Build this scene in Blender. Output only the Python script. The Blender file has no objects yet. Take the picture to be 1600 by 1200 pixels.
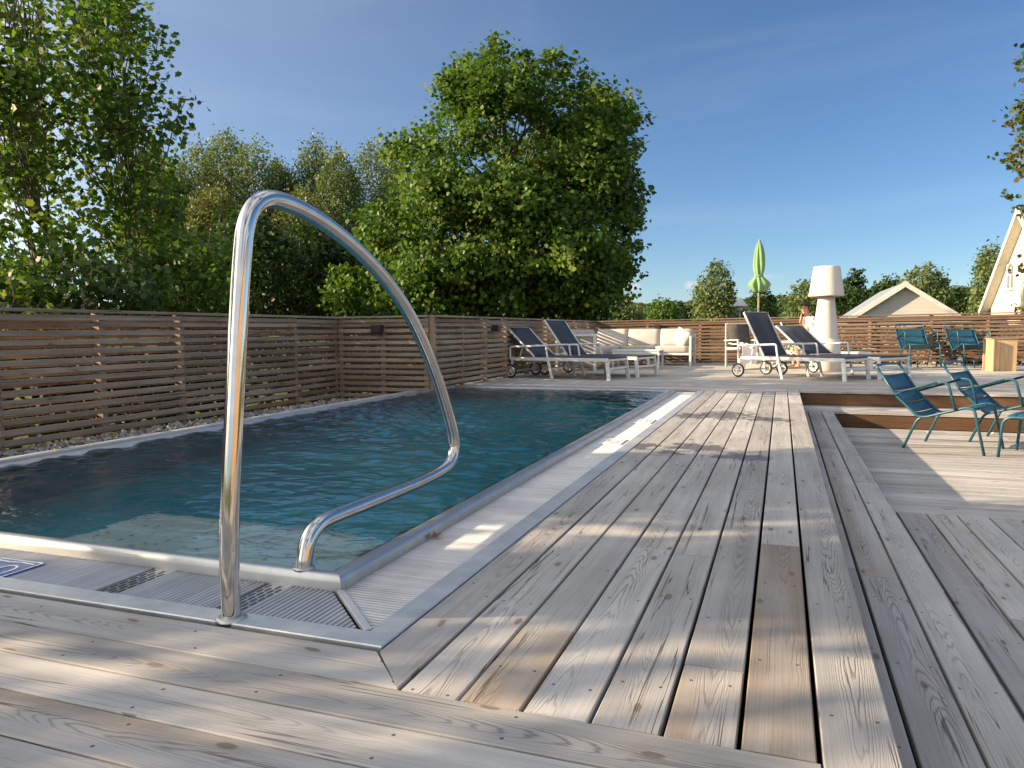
import bpy, math, random
import numpy as np
from math import radians as R_, sin, cos, pi
from mathutils import Vector, Matrix
random.seed(11)
RNG = np.random.default_rng(11)
S = bpy.context.scene
COL = S.collection

# ------------------------------------------------------------------ camera
CAM_H = 0.821
PITCH, YAW, ROLL, FPX = -0.07066, -0.34578, -0.00692, 1170.05
_cp, _sp, _cy, _sy = cos(PITCH), sin(PITCH), cos(YAW), sin(YAW)
CF = Vector((_sy*_cp, _cy*_cp, _sp))
_R0 = Vector((_cy, -_sy, 0)); _U0 = _R0.cross(CF)
CR = cos(ROLL)*_R0 + sin(ROLL)*_U0
CU = -sin(ROLL)*_R0 + cos(ROLL)*_U0
CO = Vector((0, 0, CAM_H))
cd = bpy.data.cameras.new('camera'); cam = bpy.data.objects.new('camera', cd); COL.objects.link(cam)
cd.sensor_width = 36; cd.lens = FPX/1600*36; cd.clip_start = .05; cd.clip_end = 6000
M3 = Matrix((CR, CU, -CF)).transposed()
cam.matrix_world = Matrix.Translation(CO) @ M3.to_4x4()
S.camera = cam

# ------------------------------------------------------------------ sky and sun
SUN_EL, SUN_AZ = 19.3, 248.0          # azimuth clockwise from +Y: low on the left, a little behind the camera
W = bpy.data.worlds.new('World'); S.world = W; W.use_nodes = True
wn, wl = W.node_tree.nodes, W.node_tree.links
wn.clear()
wo = wn.new('ShaderNodeOutputWorld'); bg = wn.new('ShaderNodeBackground')
sky = wn.new('ShaderNodeTexSky'); sky.sky_type = 'NISHITA'; sky.sun_disc = False
sky.sun_elevation = R_(SUN_EL); sky.sun_rotation = R_(SUN_AZ)
sky.altitude = 800; sky.air_density = 1.0; sky.dust_density = 0.; sky.ozone_density = 5.0
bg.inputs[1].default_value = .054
wl.new(bg.outputs[0], wo.inputs[0])
# a few small cumulus puffs and a thin streak low over the horizon, placed by direction
_tc = wn.new('ShaderNodeTexCoord'); _sp = wn.new('ShaderNodeSeparateXYZ'); wl.new(_tc.outputs['Generated'], _sp.inputs[0])
def _wm(op, a, b=0., clamp=False):
    o = wn.new('ShaderNodeMath'); o.operation = op; o.use_clamp = clamp
    for i, x in enumerate((a, b)):
        if isinstance(x, (int, float)): o.inputs[i].default_value = x
        else: wl.new(x, o.inputs[i])
    return o.outputs[0]
_ax = _wm('DIVIDE', _sp.outputs[0], _wm('MAXIMUM', _sp.outputs[1], .05)); _ez = _wm('DIVIDE', _sp.outputs[2], _wm('MAXIMUM', _sp.outputs[1], .05))
_nz = wn.new('ShaderNodeTexNoise'); _nz.inputs['Scale'].default_value = 90; _nz.inputs['Detail'].default_value = 4; wl.new(_tc.outputs['Generated'], _nz.inputs['Vector'])
_cl = 0.
for ux, uz, rx, rz, st in ((-.187, .057, .0135, .0065, .75), (-.111, .058, .010, .006, .6), (-.02, .066, .03, .003, .22)):
    d = _wm('SQRT', _wm('ADD', _wm('POWER', _wm('ABSOLUTE', _wm('DIVIDE', _wm('SUBTRACT', _ax, ux), rx)), 2.), _wm('POWER', _wm('ABSOLUTE', _wm('DIVIDE', _wm('SUBTRACT', _ez, uz), rz)), 2.)))
    d = _wm('ADD', d, _wm('MULTIPLY', _wm('SUBTRACT', _nz.outputs['Fac'], .5), 2.2))
    _cl = _wm('MAXIMUM', _cl, _wm('MULTIPLY', _wm('SUBTRACT', 1.05, d, True), st))
_cm = wn.new('ShaderNodeMix'); _cm.data_type = 'RGBA'; wl.new(_cl, _cm.inputs[0]); wl.new(sky.outputs[0], _cm.inputs[6]); _cm.inputs[7].default_value = (6.6, 6.0, 5.8, 1)
# bright cloud sheet overhead and behind the camera, unseen, added to lift deck shade
def _ws(x, lo, hi):
    o = wn.new('ShaderNodeMapRange'); o.interpolation_type = 'SMOOTHSTEP'; wl.new(x, o.inputs[0])
    o.inputs[1].default_value = lo; o.inputs[2].default_value = hi; return o.outputs[0]
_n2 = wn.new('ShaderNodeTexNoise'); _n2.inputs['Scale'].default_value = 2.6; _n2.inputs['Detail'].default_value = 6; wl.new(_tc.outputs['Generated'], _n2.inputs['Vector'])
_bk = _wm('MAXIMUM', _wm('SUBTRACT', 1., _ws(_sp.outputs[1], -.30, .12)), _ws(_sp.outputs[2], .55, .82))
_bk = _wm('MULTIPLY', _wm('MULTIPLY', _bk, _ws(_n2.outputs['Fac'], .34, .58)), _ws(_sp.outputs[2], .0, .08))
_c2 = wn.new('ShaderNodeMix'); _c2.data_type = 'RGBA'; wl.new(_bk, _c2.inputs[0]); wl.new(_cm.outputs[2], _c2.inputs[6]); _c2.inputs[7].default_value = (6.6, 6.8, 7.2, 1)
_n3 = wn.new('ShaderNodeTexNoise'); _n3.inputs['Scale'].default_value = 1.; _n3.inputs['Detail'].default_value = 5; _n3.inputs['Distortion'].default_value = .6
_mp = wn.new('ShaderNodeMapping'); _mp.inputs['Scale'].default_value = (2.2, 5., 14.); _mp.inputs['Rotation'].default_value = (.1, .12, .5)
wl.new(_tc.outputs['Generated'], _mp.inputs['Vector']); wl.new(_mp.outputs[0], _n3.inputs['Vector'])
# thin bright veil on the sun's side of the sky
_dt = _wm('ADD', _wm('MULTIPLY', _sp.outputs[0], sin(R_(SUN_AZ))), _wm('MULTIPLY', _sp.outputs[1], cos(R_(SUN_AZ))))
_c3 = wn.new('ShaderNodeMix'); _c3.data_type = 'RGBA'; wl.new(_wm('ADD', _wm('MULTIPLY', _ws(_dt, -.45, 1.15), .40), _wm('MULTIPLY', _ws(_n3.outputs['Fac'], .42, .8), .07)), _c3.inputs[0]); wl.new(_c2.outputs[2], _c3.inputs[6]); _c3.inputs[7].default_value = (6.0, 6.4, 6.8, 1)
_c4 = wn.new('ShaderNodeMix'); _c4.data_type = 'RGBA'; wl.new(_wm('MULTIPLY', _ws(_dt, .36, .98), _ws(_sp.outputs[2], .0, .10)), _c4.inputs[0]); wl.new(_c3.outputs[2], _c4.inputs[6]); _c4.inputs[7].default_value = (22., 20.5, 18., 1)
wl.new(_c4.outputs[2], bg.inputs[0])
sl = bpy.data.lights.new('sun', 'SUN'); so = bpy.data.objects.new('sun', sl); COL.objects.link(so)
sl.energy = 5.0; sl.angle = R_(.5); sl.color = (1, .76, .50)
_az = R_(SUN_AZ)
sdir = Vector((sin(_az)*cos(R_(SUN_EL)), cos(_az)*cos(R_(SUN_EL)), sin(R_(SUN_EL))))
so.rotation_euler = sdir.to_track_quat('Z', 'Y').to_euler()
so.location = (-20, -26, 12)
vs = S.view_settings
vs.view_transform = 'Standard'; vs.look = 'None'; vs.exposure = 1.42; vs.gamma = 1
S.cycles.max_bounces = 10; S.cycles.transparent_max_bounces = 12
S.cycles.sample_clamp_indirect = 6; S.cycles.use_denoising = True
S.cycles.caustics_refractive = True; S.cycles.caustics_reflective = False; S.cycles.blur_glossy = .05

# ------------------------------------------------------------------ object helpers
def tag(o, label=None, cat=None, group=None, kind=None):
    if label: o['label'] = label
    if cat: o['category'] = cat
    if group: o['group'] = group
    if kind: o['kind'] = kind
    return o

def thing(name, label, cat, loc=(0, 0, 0), rz=0., group=None):
    o = bpy.data.objects.new(name, None); COL.objects.link(o)
    o.location = loc; o.rotation_euler = (0, 0, rz); o.empty_display_size = .1
    return tag(o, label, cat, group)

def copy_tree(o, parent=None):
    c = o.copy(); COL.objects.link(c); c.parent = parent
    for ch in list(o.children): copy_tree(ch, c)
    return c

def px(x, y, depth):
    """a point of the world at a given distance in front of the lens"""
    d = CF + CR*((x-800)/FPX) + CU*((600-y)/FPX)
    return CO + d*depth

def proj(P):
    v = Vector(P)-CO
    return (800+FPX*v.dot(CR)/v.dot(CF), 600-FPX*v.dot(CU)/v.dot(CF))

class MB:
    """collects shapes and links them as one mesh object"""
    def __init__(s): s.v = []; s.f = []; s.uv = []; s.sm = []; s.a = []; s.t = []
    def _add(s, vs, fs, uvs=None, smooth=False, rnd=None, tone=0.):
        b = len(s.v); s.v += [tuple(p) for p in vs]
        if rnd is None: rnd = random.random()
        s.a += [rnd]*len(vs); s.t += [tone]*len(vs)
        for i, f in enumerate(fs):
            s.f.append([b+k for k in f]); s.sm.append(smooth)
            s.uv += uvs[i] if uvs else [(0, 0)]*len(f)
    def board(s, o, u, v, L, w, t, c=.0028, sk=(0, 0), rnd=None, tone=0., uoff=None):
        """a plank: o corner, u along, v across, n = u x v thickness; sk = end offsets at the far side"""
        o, u, v = Vector(o), Vector(u).normalized(), Vector(v).normalized(); n = u.cross(v)
        prof = [(0, 0), (w, 0), (w, t-c), (w-c, t), (c, t), (0, t-c)] if c > 0 else [(0, 0), (w, 0), (w, t), (0, t)]
        m = len(prof); vs = []
        for e in (0, 1):
            for a, b in prof:
                x = (sk[0]*a/w) if e == 0 else L+sk[1]*a/w
                vs.append(o+u*x+v*a+n*b)
        if uoff is None: uoff = random.random()*50
        per = [0]
        for i in range(m):
            p, q = prof[i], prof[(i+1) % m]; per.append(per[-1]+math.hypot(q[0]-p[0], q[1]-p[1]))
        fs, uvs = [], []
        for i in range(m):
            j = (i+1) % m
            fs.append([i, j, m+j, m+i])
            top = c > 0 and i == 3
            va, vb = (prof[i][0], prof[j][0]) if top else (per[i]+.3, per[i+1]+.3)
            uvs.append([(uoff, va), (uoff, vb), (uoff+L, vb), (uoff+L, va)])
        fs.append(list(range(m))[::-1]); uvs.append([(uoff+.5, prof[i][0]+7) for i in range(m)][::-1])
        fs.append([m+i for i in range(m)]); uvs.append([(uoff+.7, prof[i][0]+9) for i in range(m)])
        s._add(vs, fs, uvs, rnd=rnd, tone=tone)
    def box(s, cx, cy, cz, sx, sy, sz, rot=None, **k):
        vs = [(cx+a*sx/2, cy+b*sy/2, cz+c*sz/2) for a, b, c in
              ((-1,-1,-1),(1,-1,-1),(1,1,-1),(-1,1,-1),(-1,-1,1),(1,-1,1),(1,1,1),(-1,1,1))]
        if rot is not None:
            C = Vector((cx, cy, cz)); vs = [C+rot@(Vector(p)-C) for p in vs]
        fs = [(0,3,2,1),(4,5,6,7),(0,1,5,4),(1,2,6,5),(2,3,7,6),(3,0,4,7)]
        d = (sx, sy, sz); uvs = []
        for f in fs:
            q = [Vector(vs[i]) for i in f]
            e0, e1 = (q[1]-q[0]).length, (q[3]-q[0]).length
            uvs.append([(0,0),(e0,0),(e0,e1),(0,e1)] if e0 >= e1 else [(0,0),(0,e0),(e1,e0),(e1,0)])
        s._add(vs, fs, uvs, **k)
    def bar(s, p, q, w, t, up=(0, 0, 1), **k):
        """rectangular bar between two points"""
        p, q = Vector(p), Vector(q); u = (q-p).normalized(); up = Vector(up)
        v = up.cross(u)
        if v.length < 1e-4: v = Vector((0, 1, 0)).cross(u)
        v.normalize(); n = u.cross(v)
        s.board(p-v*w/2-n*t/2, u, v, (q-p).length, w, t, c=min(w, t)*.18, **k)
    def tube(s, pts, r, n=10, cap=True, smooth=True, closed=False, **k):
        P = [Vector(p) for p in pts]; m = len(P)
        rr = r if hasattr(r, '__len__') else [r]*m
        T = []
        for i in range(m):
            a, b = (P[i-1], P[(i+1) % m]) if closed else (P[max(i-1, 0)], P[min(i+1, m-1)])
            T.append((b-a).normalized())
        ref = Vector((0, 0, 1)) if abs(T[0].z) < .9 else Vector((1, 0, 0))
        A = (ref-T[0]*ref.dot(T[0])).normalized(); vs = []; uvl = 0; us = []
        for i in range(m):
            A = (A-T[i]*A.dot(T[i])).normalized(); B = T[i].cross(A)
            if i: uvl += (P[i]-P[i-1]).length
            us.append(uvl)
            for j in range(n):
                a = 2*pi*j/n; vs.append(P[i]+(A*cos(a)+B*sin(a))*rr[i])
        fs, uvs = [], []
        for i in range(m if closed else m-1):
            i2 = (i+1) % m
            for j in range(n):
                j2 = (j+1) % n
                fs.append([i*n+j, i*n+j2, i2*n+j2, i2*n+j])
                uvs.append([(us[i], j/n), (us[i], (j+1)/n), (us[i2], (j+1)/n), (us[i2], j/n)])
        if cap and not closed:
            fs.append(list(range(n))[::-1]); uvs.append([(0, 0)]*n)
            fs.append([(m-1)*n+j for j in range(n)]); uvs.append([(0, 0)]*n)
        s._add(vs, fs, uvs, smooth=smooth, **k)
    def lathe(s, prof, n=24, c=(0, 0, 0), smooth=True, fold=None, **k):
        vs = []; m = len(prof)
        for i, (r, z) in enumerate(prof):
            for j in range(n):
                a = 2*pi*j/n; q = r*(1+(fold(i, a) if fold else 0))
                vs.append((c[0]+q*cos(a), c[1]+q*sin(a), c[2]+z))
        fs = []
        for i in range(m-1):
            for j in range(n):
                j2 = (j+1) % n; fs.append([i*n+j, i*n+j2, (i+1)*n+j2, (i+1)*n+j])
        if prof[0][0] > 1e-5: fs.append(list(range(n))[::-1])
        if prof[-1][0] > 1e-5: fs.append([(m-1)*n+j for j in range(n)])
        s._add(vs, fs, None, smooth=smooth, **k)
    def sheet(s, rows, smooth=True, **k):
        """grid of points (rows of equal length)"""
        m, n = len(rows), len(rows[0]); vs = [p for r in rows for p in r]; fs = []; uvs = []
        for i in range(m-1):
            for j in range(n-1):
                fs.append([i*n+j, i*n+j+1, (i+1)*n+j+1, (i+1)*n+j])
                uvs.append([(j, i), (j+1, i), (j+1, i+1), (j, i+1)])
        s._add(vs, fs, uvs, smooth=smooth, **k)
    def poly(s, pts, **k):
        s._add(pts, [list(range(len(pts)))], [[(p[0], p[1]) for p in pts]], **k)
    def prism(s, pts2, o, u, v, d, **k):
        """polygon pts2 in the plane o + a u + b v, thickened by d along u x v"""
        o, u, v = Vector(o), Vector(u), Vector(v); n = u.cross(v).normalized(); m = len(pts2)
        vs = [o+u*a+v*b for a, b in pts2]+[o+u*a+v*b+n*d for a, b in pts2]
        fs = [list(range(m))[::-1], [m+i for i in range(m)]]+[[i, (i+1) % m, m+(i+1) % m, m+i] for i in range(m)]
        uvs = [[pts2[i] for i in f] if len(f) == m and f[0] < m and max(f) < m else ([pts2[i-m] for i in f] if min(f) >= m else [(0,0)]*4) for f in fs]
        s._add(vs, fs, uvs, **k)
    def build(s, name, mat, parent=None, bevel=0, subsurf=0, solid=0):
        me = bpy.data.meshes.new(name); me.from_pydata(s.v, [], s.f)
        ul = me.uv_layers.new(name='UVMap')
        ul.data.foreach_set('uv', np.array(s.uv, 'f').ravel())
        for nm, d in (('rnd', s.a), ('tone', s.t)):
            at = me.attributes.new(nm, 'FLOAT', 'POINT'); at.data.foreach_set('value', np.array(d, 'f'))
        me.polygons.foreach_set('use_smooth', s.sm)
        me.materials.append(mat); me.update()
        o = bpy.data.objects.new(name, me); COL.objects.link(o); o.parent = parent
        if solid:
            q = o.modifiers.new('solid', 'SOLIDIFY'); q.thickness = solid; q.offset = 0
        if bevel:
            b = o.modifiers.new('bevel', 'BEVEL'); b.width = bevel; b.segments = 2; b.limit_method = 'ANGLE'
        if subsurf:
            q = o.modifiers.new('sub', 'SUBSURF'); q.levels = subsurf; q.render_levels = subsurf
        return o

def smooth_path(pts, n=6):
    """Catmull-Rom through points"""
    P = [Vector(p) for p in pts]; out = []
    for i in range(len(P)-1):
        a, b, c, d = P[max(i-1, 0)], P[i], P[i+1], P[min(i+2, len(P)-1)]
        for k in range(n):
            t = k/n
            out.append(.5*((2*b)+(c-a)*t+(2*a-5*b+4*c-d)*t*t+(3*b-a-3*c+d)*t**3))
    out.append(P[-1]); return out

def fillet(pts, rad, n=5):
    """polyline with rounded corners"""
    P = [Vector(p) for p in pts]; out = [P[0]]
    for i in range(1, len(P)-1):
        a, b, c = P[i-1], P[i], P[i+1]
        d1, d2 = (a-b), (c-b); r = min(rad, d1.length*.45, d2.length*.45)
        s, e = b+d1.normalized()*r, b+d2.normalized()*r
        for k in range(n+1):
            t = k/n; out.append((1-t)**2*s+2*t*(1-t)*b+t*t*e)
    out.append(P[-1]); return out

# ------------------------------------------------------------------ materials
class NT:
    def __init__(s, name):
        s.m = bpy.data.materials.new(name); s.m.use_nodes = True
        s.t = s.m.node_tree; s.n = s.t.nodes; s.l = s.t.links; s.n.clear()
        s.out = s.n.new('ShaderNodeOutputMaterial')
    def node(s, ty, **k):
        o = s.n.new(ty)
        for a, b in k.items(): setattr(o, a, b)
        return o
    def link(s, a, b): s.l.new(a, b)
    def val(s, x, sock):
        if hasattr(x, 'is_linked') or isinstance(x, bpy.types.NodeSocket): s.l.new(x, sock)
        else: sock.default_value = x
    def math(s, op, a, b=0., c=0., clamp=False):
        o = s.node('ShaderNodeMath', operation=op, use_clamp=clamp)
        s.val(a, o.inputs[0]); s.val(b, o.inputs[1]); s.val(c, o.inputs[2]); return o.outputs[0]
    def mix(s, f, a, b, blend='MIX'):
        o = s.node('ShaderNodeMix', data_type='RGBA', blend_type=blend)
        s.val(f, o.inputs[0]); s.val(a if not isinstance(a, tuple) else (*a[:3], 1), o.inputs[6])
        s.val(b if not isinstance(b, tuple) else (*b[:3], 1), o.inputs[7]); return o.outputs[2]
    def ramp(s, x, lo, hi, a=0., b=1.):
        o = s.node('ShaderNodeMapRange', interpolation_type='SMOOTHSTEP'); s.val(x, o.inputs[0])
        for i, q in enumerate((lo, hi, a, b)): s.val(q, o.inputs[1+i])
        return o.outputs[0]
    def xyz(s, x, y, z):
        o = s.node('ShaderNodeCombineXYZ'); s.val(x, o.inputs[0]); s.val(y, o.inputs[1]); s.val(z, o.inputs[2]); return o.outputs[0]
    def noise(s, v, scale=1., detail=2., rough=.5, dist=0.):
        o = s.node('ShaderNodeTexNoise'); s.val(v, o.inputs['Vector']); o.inputs['Scale'].default_value = scale
        o.inputs['Detail'].default_value = detail; o.inputs['Roughness'].default_value = rough; o.inputs['Distortion'].default_value = dist
        return o.outputs['Fac']
    def attr(s, nm): return s.node('ShaderNodeAttribute', attribute_name=nm).outputs['Fac']
    def uv(s):
        o = s.node('ShaderNodeSeparateXYZ'); s.link(s.node('ShaderNodeUVMap', uv_map='UVMap').outputs[0], o.inputs[0])
        return o.outputs[0], o.outputs[1]
    def pos(s): return s.node('ShaderNodeNewGeometry').outputs['Position']
    def obj(s): return s.node('ShaderNodeTexCoord').outputs['Object']
    def bump(s, h, st=.3, d=.01, normal=None):
        o = s.node('ShaderNodeBump'); o.inputs['Strength'].default_value = st; o.inputs['Distance'].default_value = d
        s.val(h, o.inputs['Height'])
        if normal is not None: s.link(normal, o.inputs['Normal'])
        return o.outputs[0]
    def pbr(s, col, rough=.5, metal=0., normal=None, spec=.5, **k):
        o = s.node('ShaderNodeBsdfPrincipled')
        s.val((*col[:3], 1) if isinstance(col, tuple) else col, o.inputs['Base Color'])
        s.val(rough, o.inputs['Roughness']); s.val(metal, o.inputs['Metallic']); s.val(spec, o.inputs['Specular IOR Level'])
        if normal is not None: s.link(normal, o.inputs['Normal'])
        for a, b in k.items(): s.val(b, o.inputs[a.replace('_', ' ')])
        s.link(o.outputs[0], s.out.inputs[0]); return o

def wood(name, base, pale, dark, brown, ring=.52, screws=True, tonek=1., pitch=.60, width=.14, rough=.75, stains=None):
    m = NT(name); u, v = m.uv(); rnd = m.attr('rnd'); tone = m.attr('tone')
    vm = m.math('MODULO', v, .3)
    wob = m.math('MULTIPLY', m.math('SUBTRACT', m.noise(m.xyz(m.math('MULTIPLY', u, .7), m.math('MULTIPLY', rnd, 61), 0.), 1., 2.), .5), .09)
    vc = m.math('SUBTRACT', vm, m.math('ADD', m.math('MULTIPLY_ADD', rnd, .05, width*.5-.025), wob))
    nz = m.noise(m.xyz(m.math('MULTIPLY', u, 2.2), m.math('MULTIPLY', v, 22), m.math('MULTIPLY', rnd, 37)), 1., 3., .55)
    lo = m.noise(m.xyz(m.math('MULTIPLY', u, 1.1), m.math('MULTIPLY', rnd, 17), 3.), 1., 2.)
    sgn = m.math('SUBTRACT', m.math('MULTIPLY', m.math('GREATER_THAN', m.math('FRACT', m.math('MULTIPLY', rnd, 7.3)), .5), 2.), 1.)
    f = m.math('ADD', m.math('MULTIPLY', m.math('MULTIPLY', vc, vc), 2700.), m.math('ADD', m.math('MULTIPLY', m.math('MULTIPLY', u, sgn), 9.), m.math('ADD', m.math('MULTIPLY', nz, 4.2), m.math('MULTIPLY', lo, 12.))))
    ph = m.math('SINE', m.math('MULTIPLY', f, 6.283))
    lines = m.math('POWER', m.math('MULTIPLY_ADD', ph, .5, .5), 5.)
    cen = m.ramp(m.math('ABSOLUTE', vc), .012, .055, 1., .22)
    lmask = m.ramp(m.noise(m.xyz(m.math('MULTIPLY', u, .9), m.math('MULTIPLY', v, 5), m.math('MULTIPLY', rnd, 77)), 1., 2.), .36, .66)
    lines = m.math('MULTIPLY', m.math('MULTIPLY', lines, cen), lmask)
    fine = m.noise(m.xyz(m.math('MULTIPLY', u, 3.), m.math('MULTIPLY', v, 230), m.math('MULTIPLY', rnd, 51)), 1., 3., .6)
    mid = m.noise(m.xyz(m.math('MULTIPLY', u, 1.1), m.math('MULTIPLY', v, 16), m.math('MULTIPLY', rnd, 23)), 1., 3., .6)
    c = m.mix(m.ramp(mid, .3, .7), base, pale)
    bt = m.ramp(m.math('ADD', m.noise(m.xyz(m.math('MULTIPLY', u, .8), m.math('MULTIPLY', v, 6), m.math('MULTIPLY', rnd, 9)), 1., 2.), m.math('MULTIPLY', tone, tonek)), .62, 1.15)
    c = m.mix(bt, c, brown)
    c = m.mix(m.math('MULTIPLY', m.ramp(fine, .4, .8), .22), c, dark)
    c = m.mix(m.math('MULTIPLY', lines, ring), c, dark)
    hsv = m.node('ShaderNodeHueSaturation'); m.link(c, hsv.inputs['Color'])
    m.val(m.math('MULTIPLY_ADD', rnd, .40, .79), hsv.inputs['Value']); c = hsv.outputs[0]
    wx = m.noise(m.pos(), 1.9, 4., .6); c = m.mix(m.ramp(wx, .35, .68, .30, 0.), c, m.mix(1., c, (.60, .58, .56), 'MULTIPLY'))
    # knots
    vo = m.node('ShaderNodeTexVoronoi', voronoi_dimensions='2D'); vo.inputs['Scale'].default_value = 1.
    m.link(m.xyz(m.math('MULTIPLY_ADD', rnd, 31, m.math('MULTIPLY', u, 1.7)), m.math('MULTIPLY_ADD', rnd, 17, m.math('MULTIPLY', v, 4.5)), 0.), vo.inputs['Vector'])
    kd = m.math('ADD', vo.outputs['Distance'], m.math('MULTIPLY', m.math('SUBTRACT', mid, .5), .06))
    kn = m.ramp(kd, .03, .05, 1., 0.)
    halo = m.ramp(kd, .04, .15, .22, 0.)
    c = m.mix(m.math('MULTIPLY', kn, .7), c, dark); c = m.mix(halo, c, brown)
    h = m.math('ADD', m.math('MULTIPLY', fine, .5), m.math('MULTIPLY', lines, -.8))
    ck = m.noise(m.xyz(m.math('MULTIPLY', u, .8), m.math('MULTIPLY', v, 42), m.math('MULTIPLY_ADD', rnd, 43, 5.)), 1., 2., .5, .3)
    ckm = m.ramp(m.noise(m.xyz(m.math('MULTIPLY', u, 1.3), m.math('MULTIPLY', v, 14), m.math('MULTIPLY', rnd, 13)), 1., 2.), .5, .62)
    crack = m.math('MULTIPLY', m.ramp(m.math('ABSOLUTE', m.math('SUBTRACT', ck, .5)), .004, .016, 1., 0.), ckm)
    c = m.mix(m.math('MULTIPLY', crack, .75), c, tuple(x*.45 for x in dark)); h = m.math('ADD', h, m.math('MULTIPLY', crack, -1.6))
    if screws:
        fu = m.math('SUBTRACT', m.math('FRACT', m.math('DIVIDE', u, pitch)), .5)
        du = m.math('MULTIPLY', fu, pitch)
        d1 = m.math('SUBTRACT', v, .026); d2 = m.math('SUBTRACT', v, width-.026)
        dv = m.math('MINIMUM', m.math('ABSOLUTE', d1), m.math('ABSOLUTE', d2))
        dist = m.math('SQRT', m.math('ADD', m.math('MULTIPLY', du, du), m.math('MULTIPLY', dv, dv)))
        sc = m.ramp(dist, .0035, .0052, 1., 0.)
        c = m.mix(m.math('MULTIPLY', sc, .8), c, (.035, .03, .026)); h = m.math('SUBTRACT', h, sc)
    if stains:
        geo = m.pos(); sep = m.node('ShaderNodeSeparateXYZ'); m.link(geo, sep.inputs[0])
        tot = None
        nn = m.noise(geo, 9., 3., .6)
        for (sx, sy, rx, ry) in stains:
            a = m.math('DIVIDE', m.math('SUBTRACT', sep.outputs[0], sx), rx); b = m.math('DIVIDE', m.math('SUBTRACT', sep.outputs[1], sy), ry)
            d = m.math('SQRT', m.math('ADD', m.math('MULTIPLY', a, a), m.math('MULTIPLY', b, b)))
            q = m.ramp(m.math('ADD', d, m.math('MULTIPLY', m.math('SUBTRACT', nn, .5), 3.4)), .82, .95, 1., 0.)
            tot = q if tot is None else m.math('MAXIMUM', tot, q)
        c = m.mix(m.math('MULTIPLY', tot, .9), c, m.mix(1., c, (.30, .27, .25), 'MULTIPLY'))
        rough = m.math('MULTIPLY_ADD', tot, -.35, rough)
    m.pbr(c, rough, 0, m.bump(h, .5, .0025), .3)
    return m.m

def flat(name, col, rough=.5, metal=0., var=.06, scale=6., bump=0., spec=.5, bscale=60.):
    m = NT(name); n = m.noise(m.obj(), scale, 3.)
    c = m.mix(m.ramp(n, .3, .7), tuple(x*(1-var) for x in col), tuple(min(1, x*(1+var)) for x in col))
    nor = m.bump(m.noise(m.obj(), bscale, 2.), bump, .003) if bump else None
    r = m.math('MULTIPLY_ADD', m.noise(m.obj(), scale*2.3, 3.), .14, rough-.07)
    m.pbr(c, r, metal, nor, spec); return m.m

def leaf(name, a, b, tip=None, trans=.32, rough=.5):
    m = NT(name); rnd = m.attr('rnd')
    c = m.mix(rnd, a, b)
    tn = m.attr('tone')
    c = m.mix(m.ramp(tn, .05, .42, .55, 0.), c, tuple(x*.45 for x in a))
    if tip: c = m.mix(m.ramp(tn, .55, .95), c, tip)
    d = m.node('ShaderNodeBsdfPrincipled'); m.link(c, d.inputs['Base Color']); d.inputs['Roughness'].default_value = rough
    d.inputs['Specular IOR Level'].default_value = .2
    t = m.node('ShaderNodeBsdfTranslucent'); m.link(m.mix(1., c, (1.5, 1.6, .7), 'MULTIPLY'), t.inputs[0])
    x = m.node('ShaderNodeMixShader'); x.inputs[0].default_value = trans
    m.link(d.outputs[0], x.inputs[1]); m.link(t.outputs[0], x.inputs[2]); m.link(x.outputs[0], m.out.inputs[0])
    return m.m

STAINS = [(-.80, 7.3, .26, .22), (-.50, 7.45, .28, .38), (-.12, 7.2, .26, .2), (-.92, 5.3, .12, .14), (-.55, 5.35, .2, .2), (-.22, 5.0, .16, .14), (-.7, 5.05, .1, .09)]
M = {}
M['deck'] = wood('weathered_deck_wood', (.368, .360, .350), (.455, .446, .434), (.062, .054, .048), (.29, .22, .155), stains=STAINS)
M['deckfar'] = wood('weathered_back_deck_wood', (.40, .38, .355), (.52, .495, .46), (.12, .10, .08), (.33, .25, .17), ring=.35)
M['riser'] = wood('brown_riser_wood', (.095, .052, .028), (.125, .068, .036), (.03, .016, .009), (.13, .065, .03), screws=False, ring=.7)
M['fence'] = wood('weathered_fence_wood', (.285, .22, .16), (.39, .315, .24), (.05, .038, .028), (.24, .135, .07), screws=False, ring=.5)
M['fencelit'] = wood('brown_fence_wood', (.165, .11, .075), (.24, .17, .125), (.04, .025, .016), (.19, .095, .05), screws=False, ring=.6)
M['post'] = wood('fence_post_wood', (.30, .21, .14), (.37, .265, .18), (.06, .04, .025), (.3, .17, .08), screws=False)
M['pine'] = wood('fresh_pine_wood', (.52, .35, .19), (.62, .44, .26), (.26, .14, .06), (.50, .28, .12), screws=False, ring=.5)
M['white'] = flat('white_powder_coat', (.66, .66, .65), .38, 0, .03)
M['cream_plastic'] = flat('ivory_plastic', (.60, .565, .50), .45, 0, .02)
M['fabric'] = flat('beige_cushion_fabric', (.46, .43, .40), .95, 0, .05, 5, .5, .2, 220)
M['panelgrey'] = flat('grey_sling_panel', (.30, .29, .28), .8, 0, .05, 8, .3, .2, 300)
M['sling'] = flat('dark_blue_sling_fabric', (.033, .041, .058), .62, 0, .1, 3, .35, .4, 350)
M['slinggrey'] = flat('grey_sling_fabric', (.085, .078, .072), .75, 0, .08, 5, .35, .3, 350)
M['tyre'] = flat('black_rubber', (.015, .015, .017), .7)
M['hub'] = flat('pale_grey_wheel_plastic', (.55, .55, .54), .45)
M['petrol'] = flat('petrol_blue_steel', (.012, .072, .105), .38, 0, .08, 5)
M['petroldark'] = flat('dark_blue_slat_steel', (.008, .065, .115), .36, 0, .1, 4)
M['black'] = flat('black_lamp_housing', (.018, .018, .02), .5)
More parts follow.
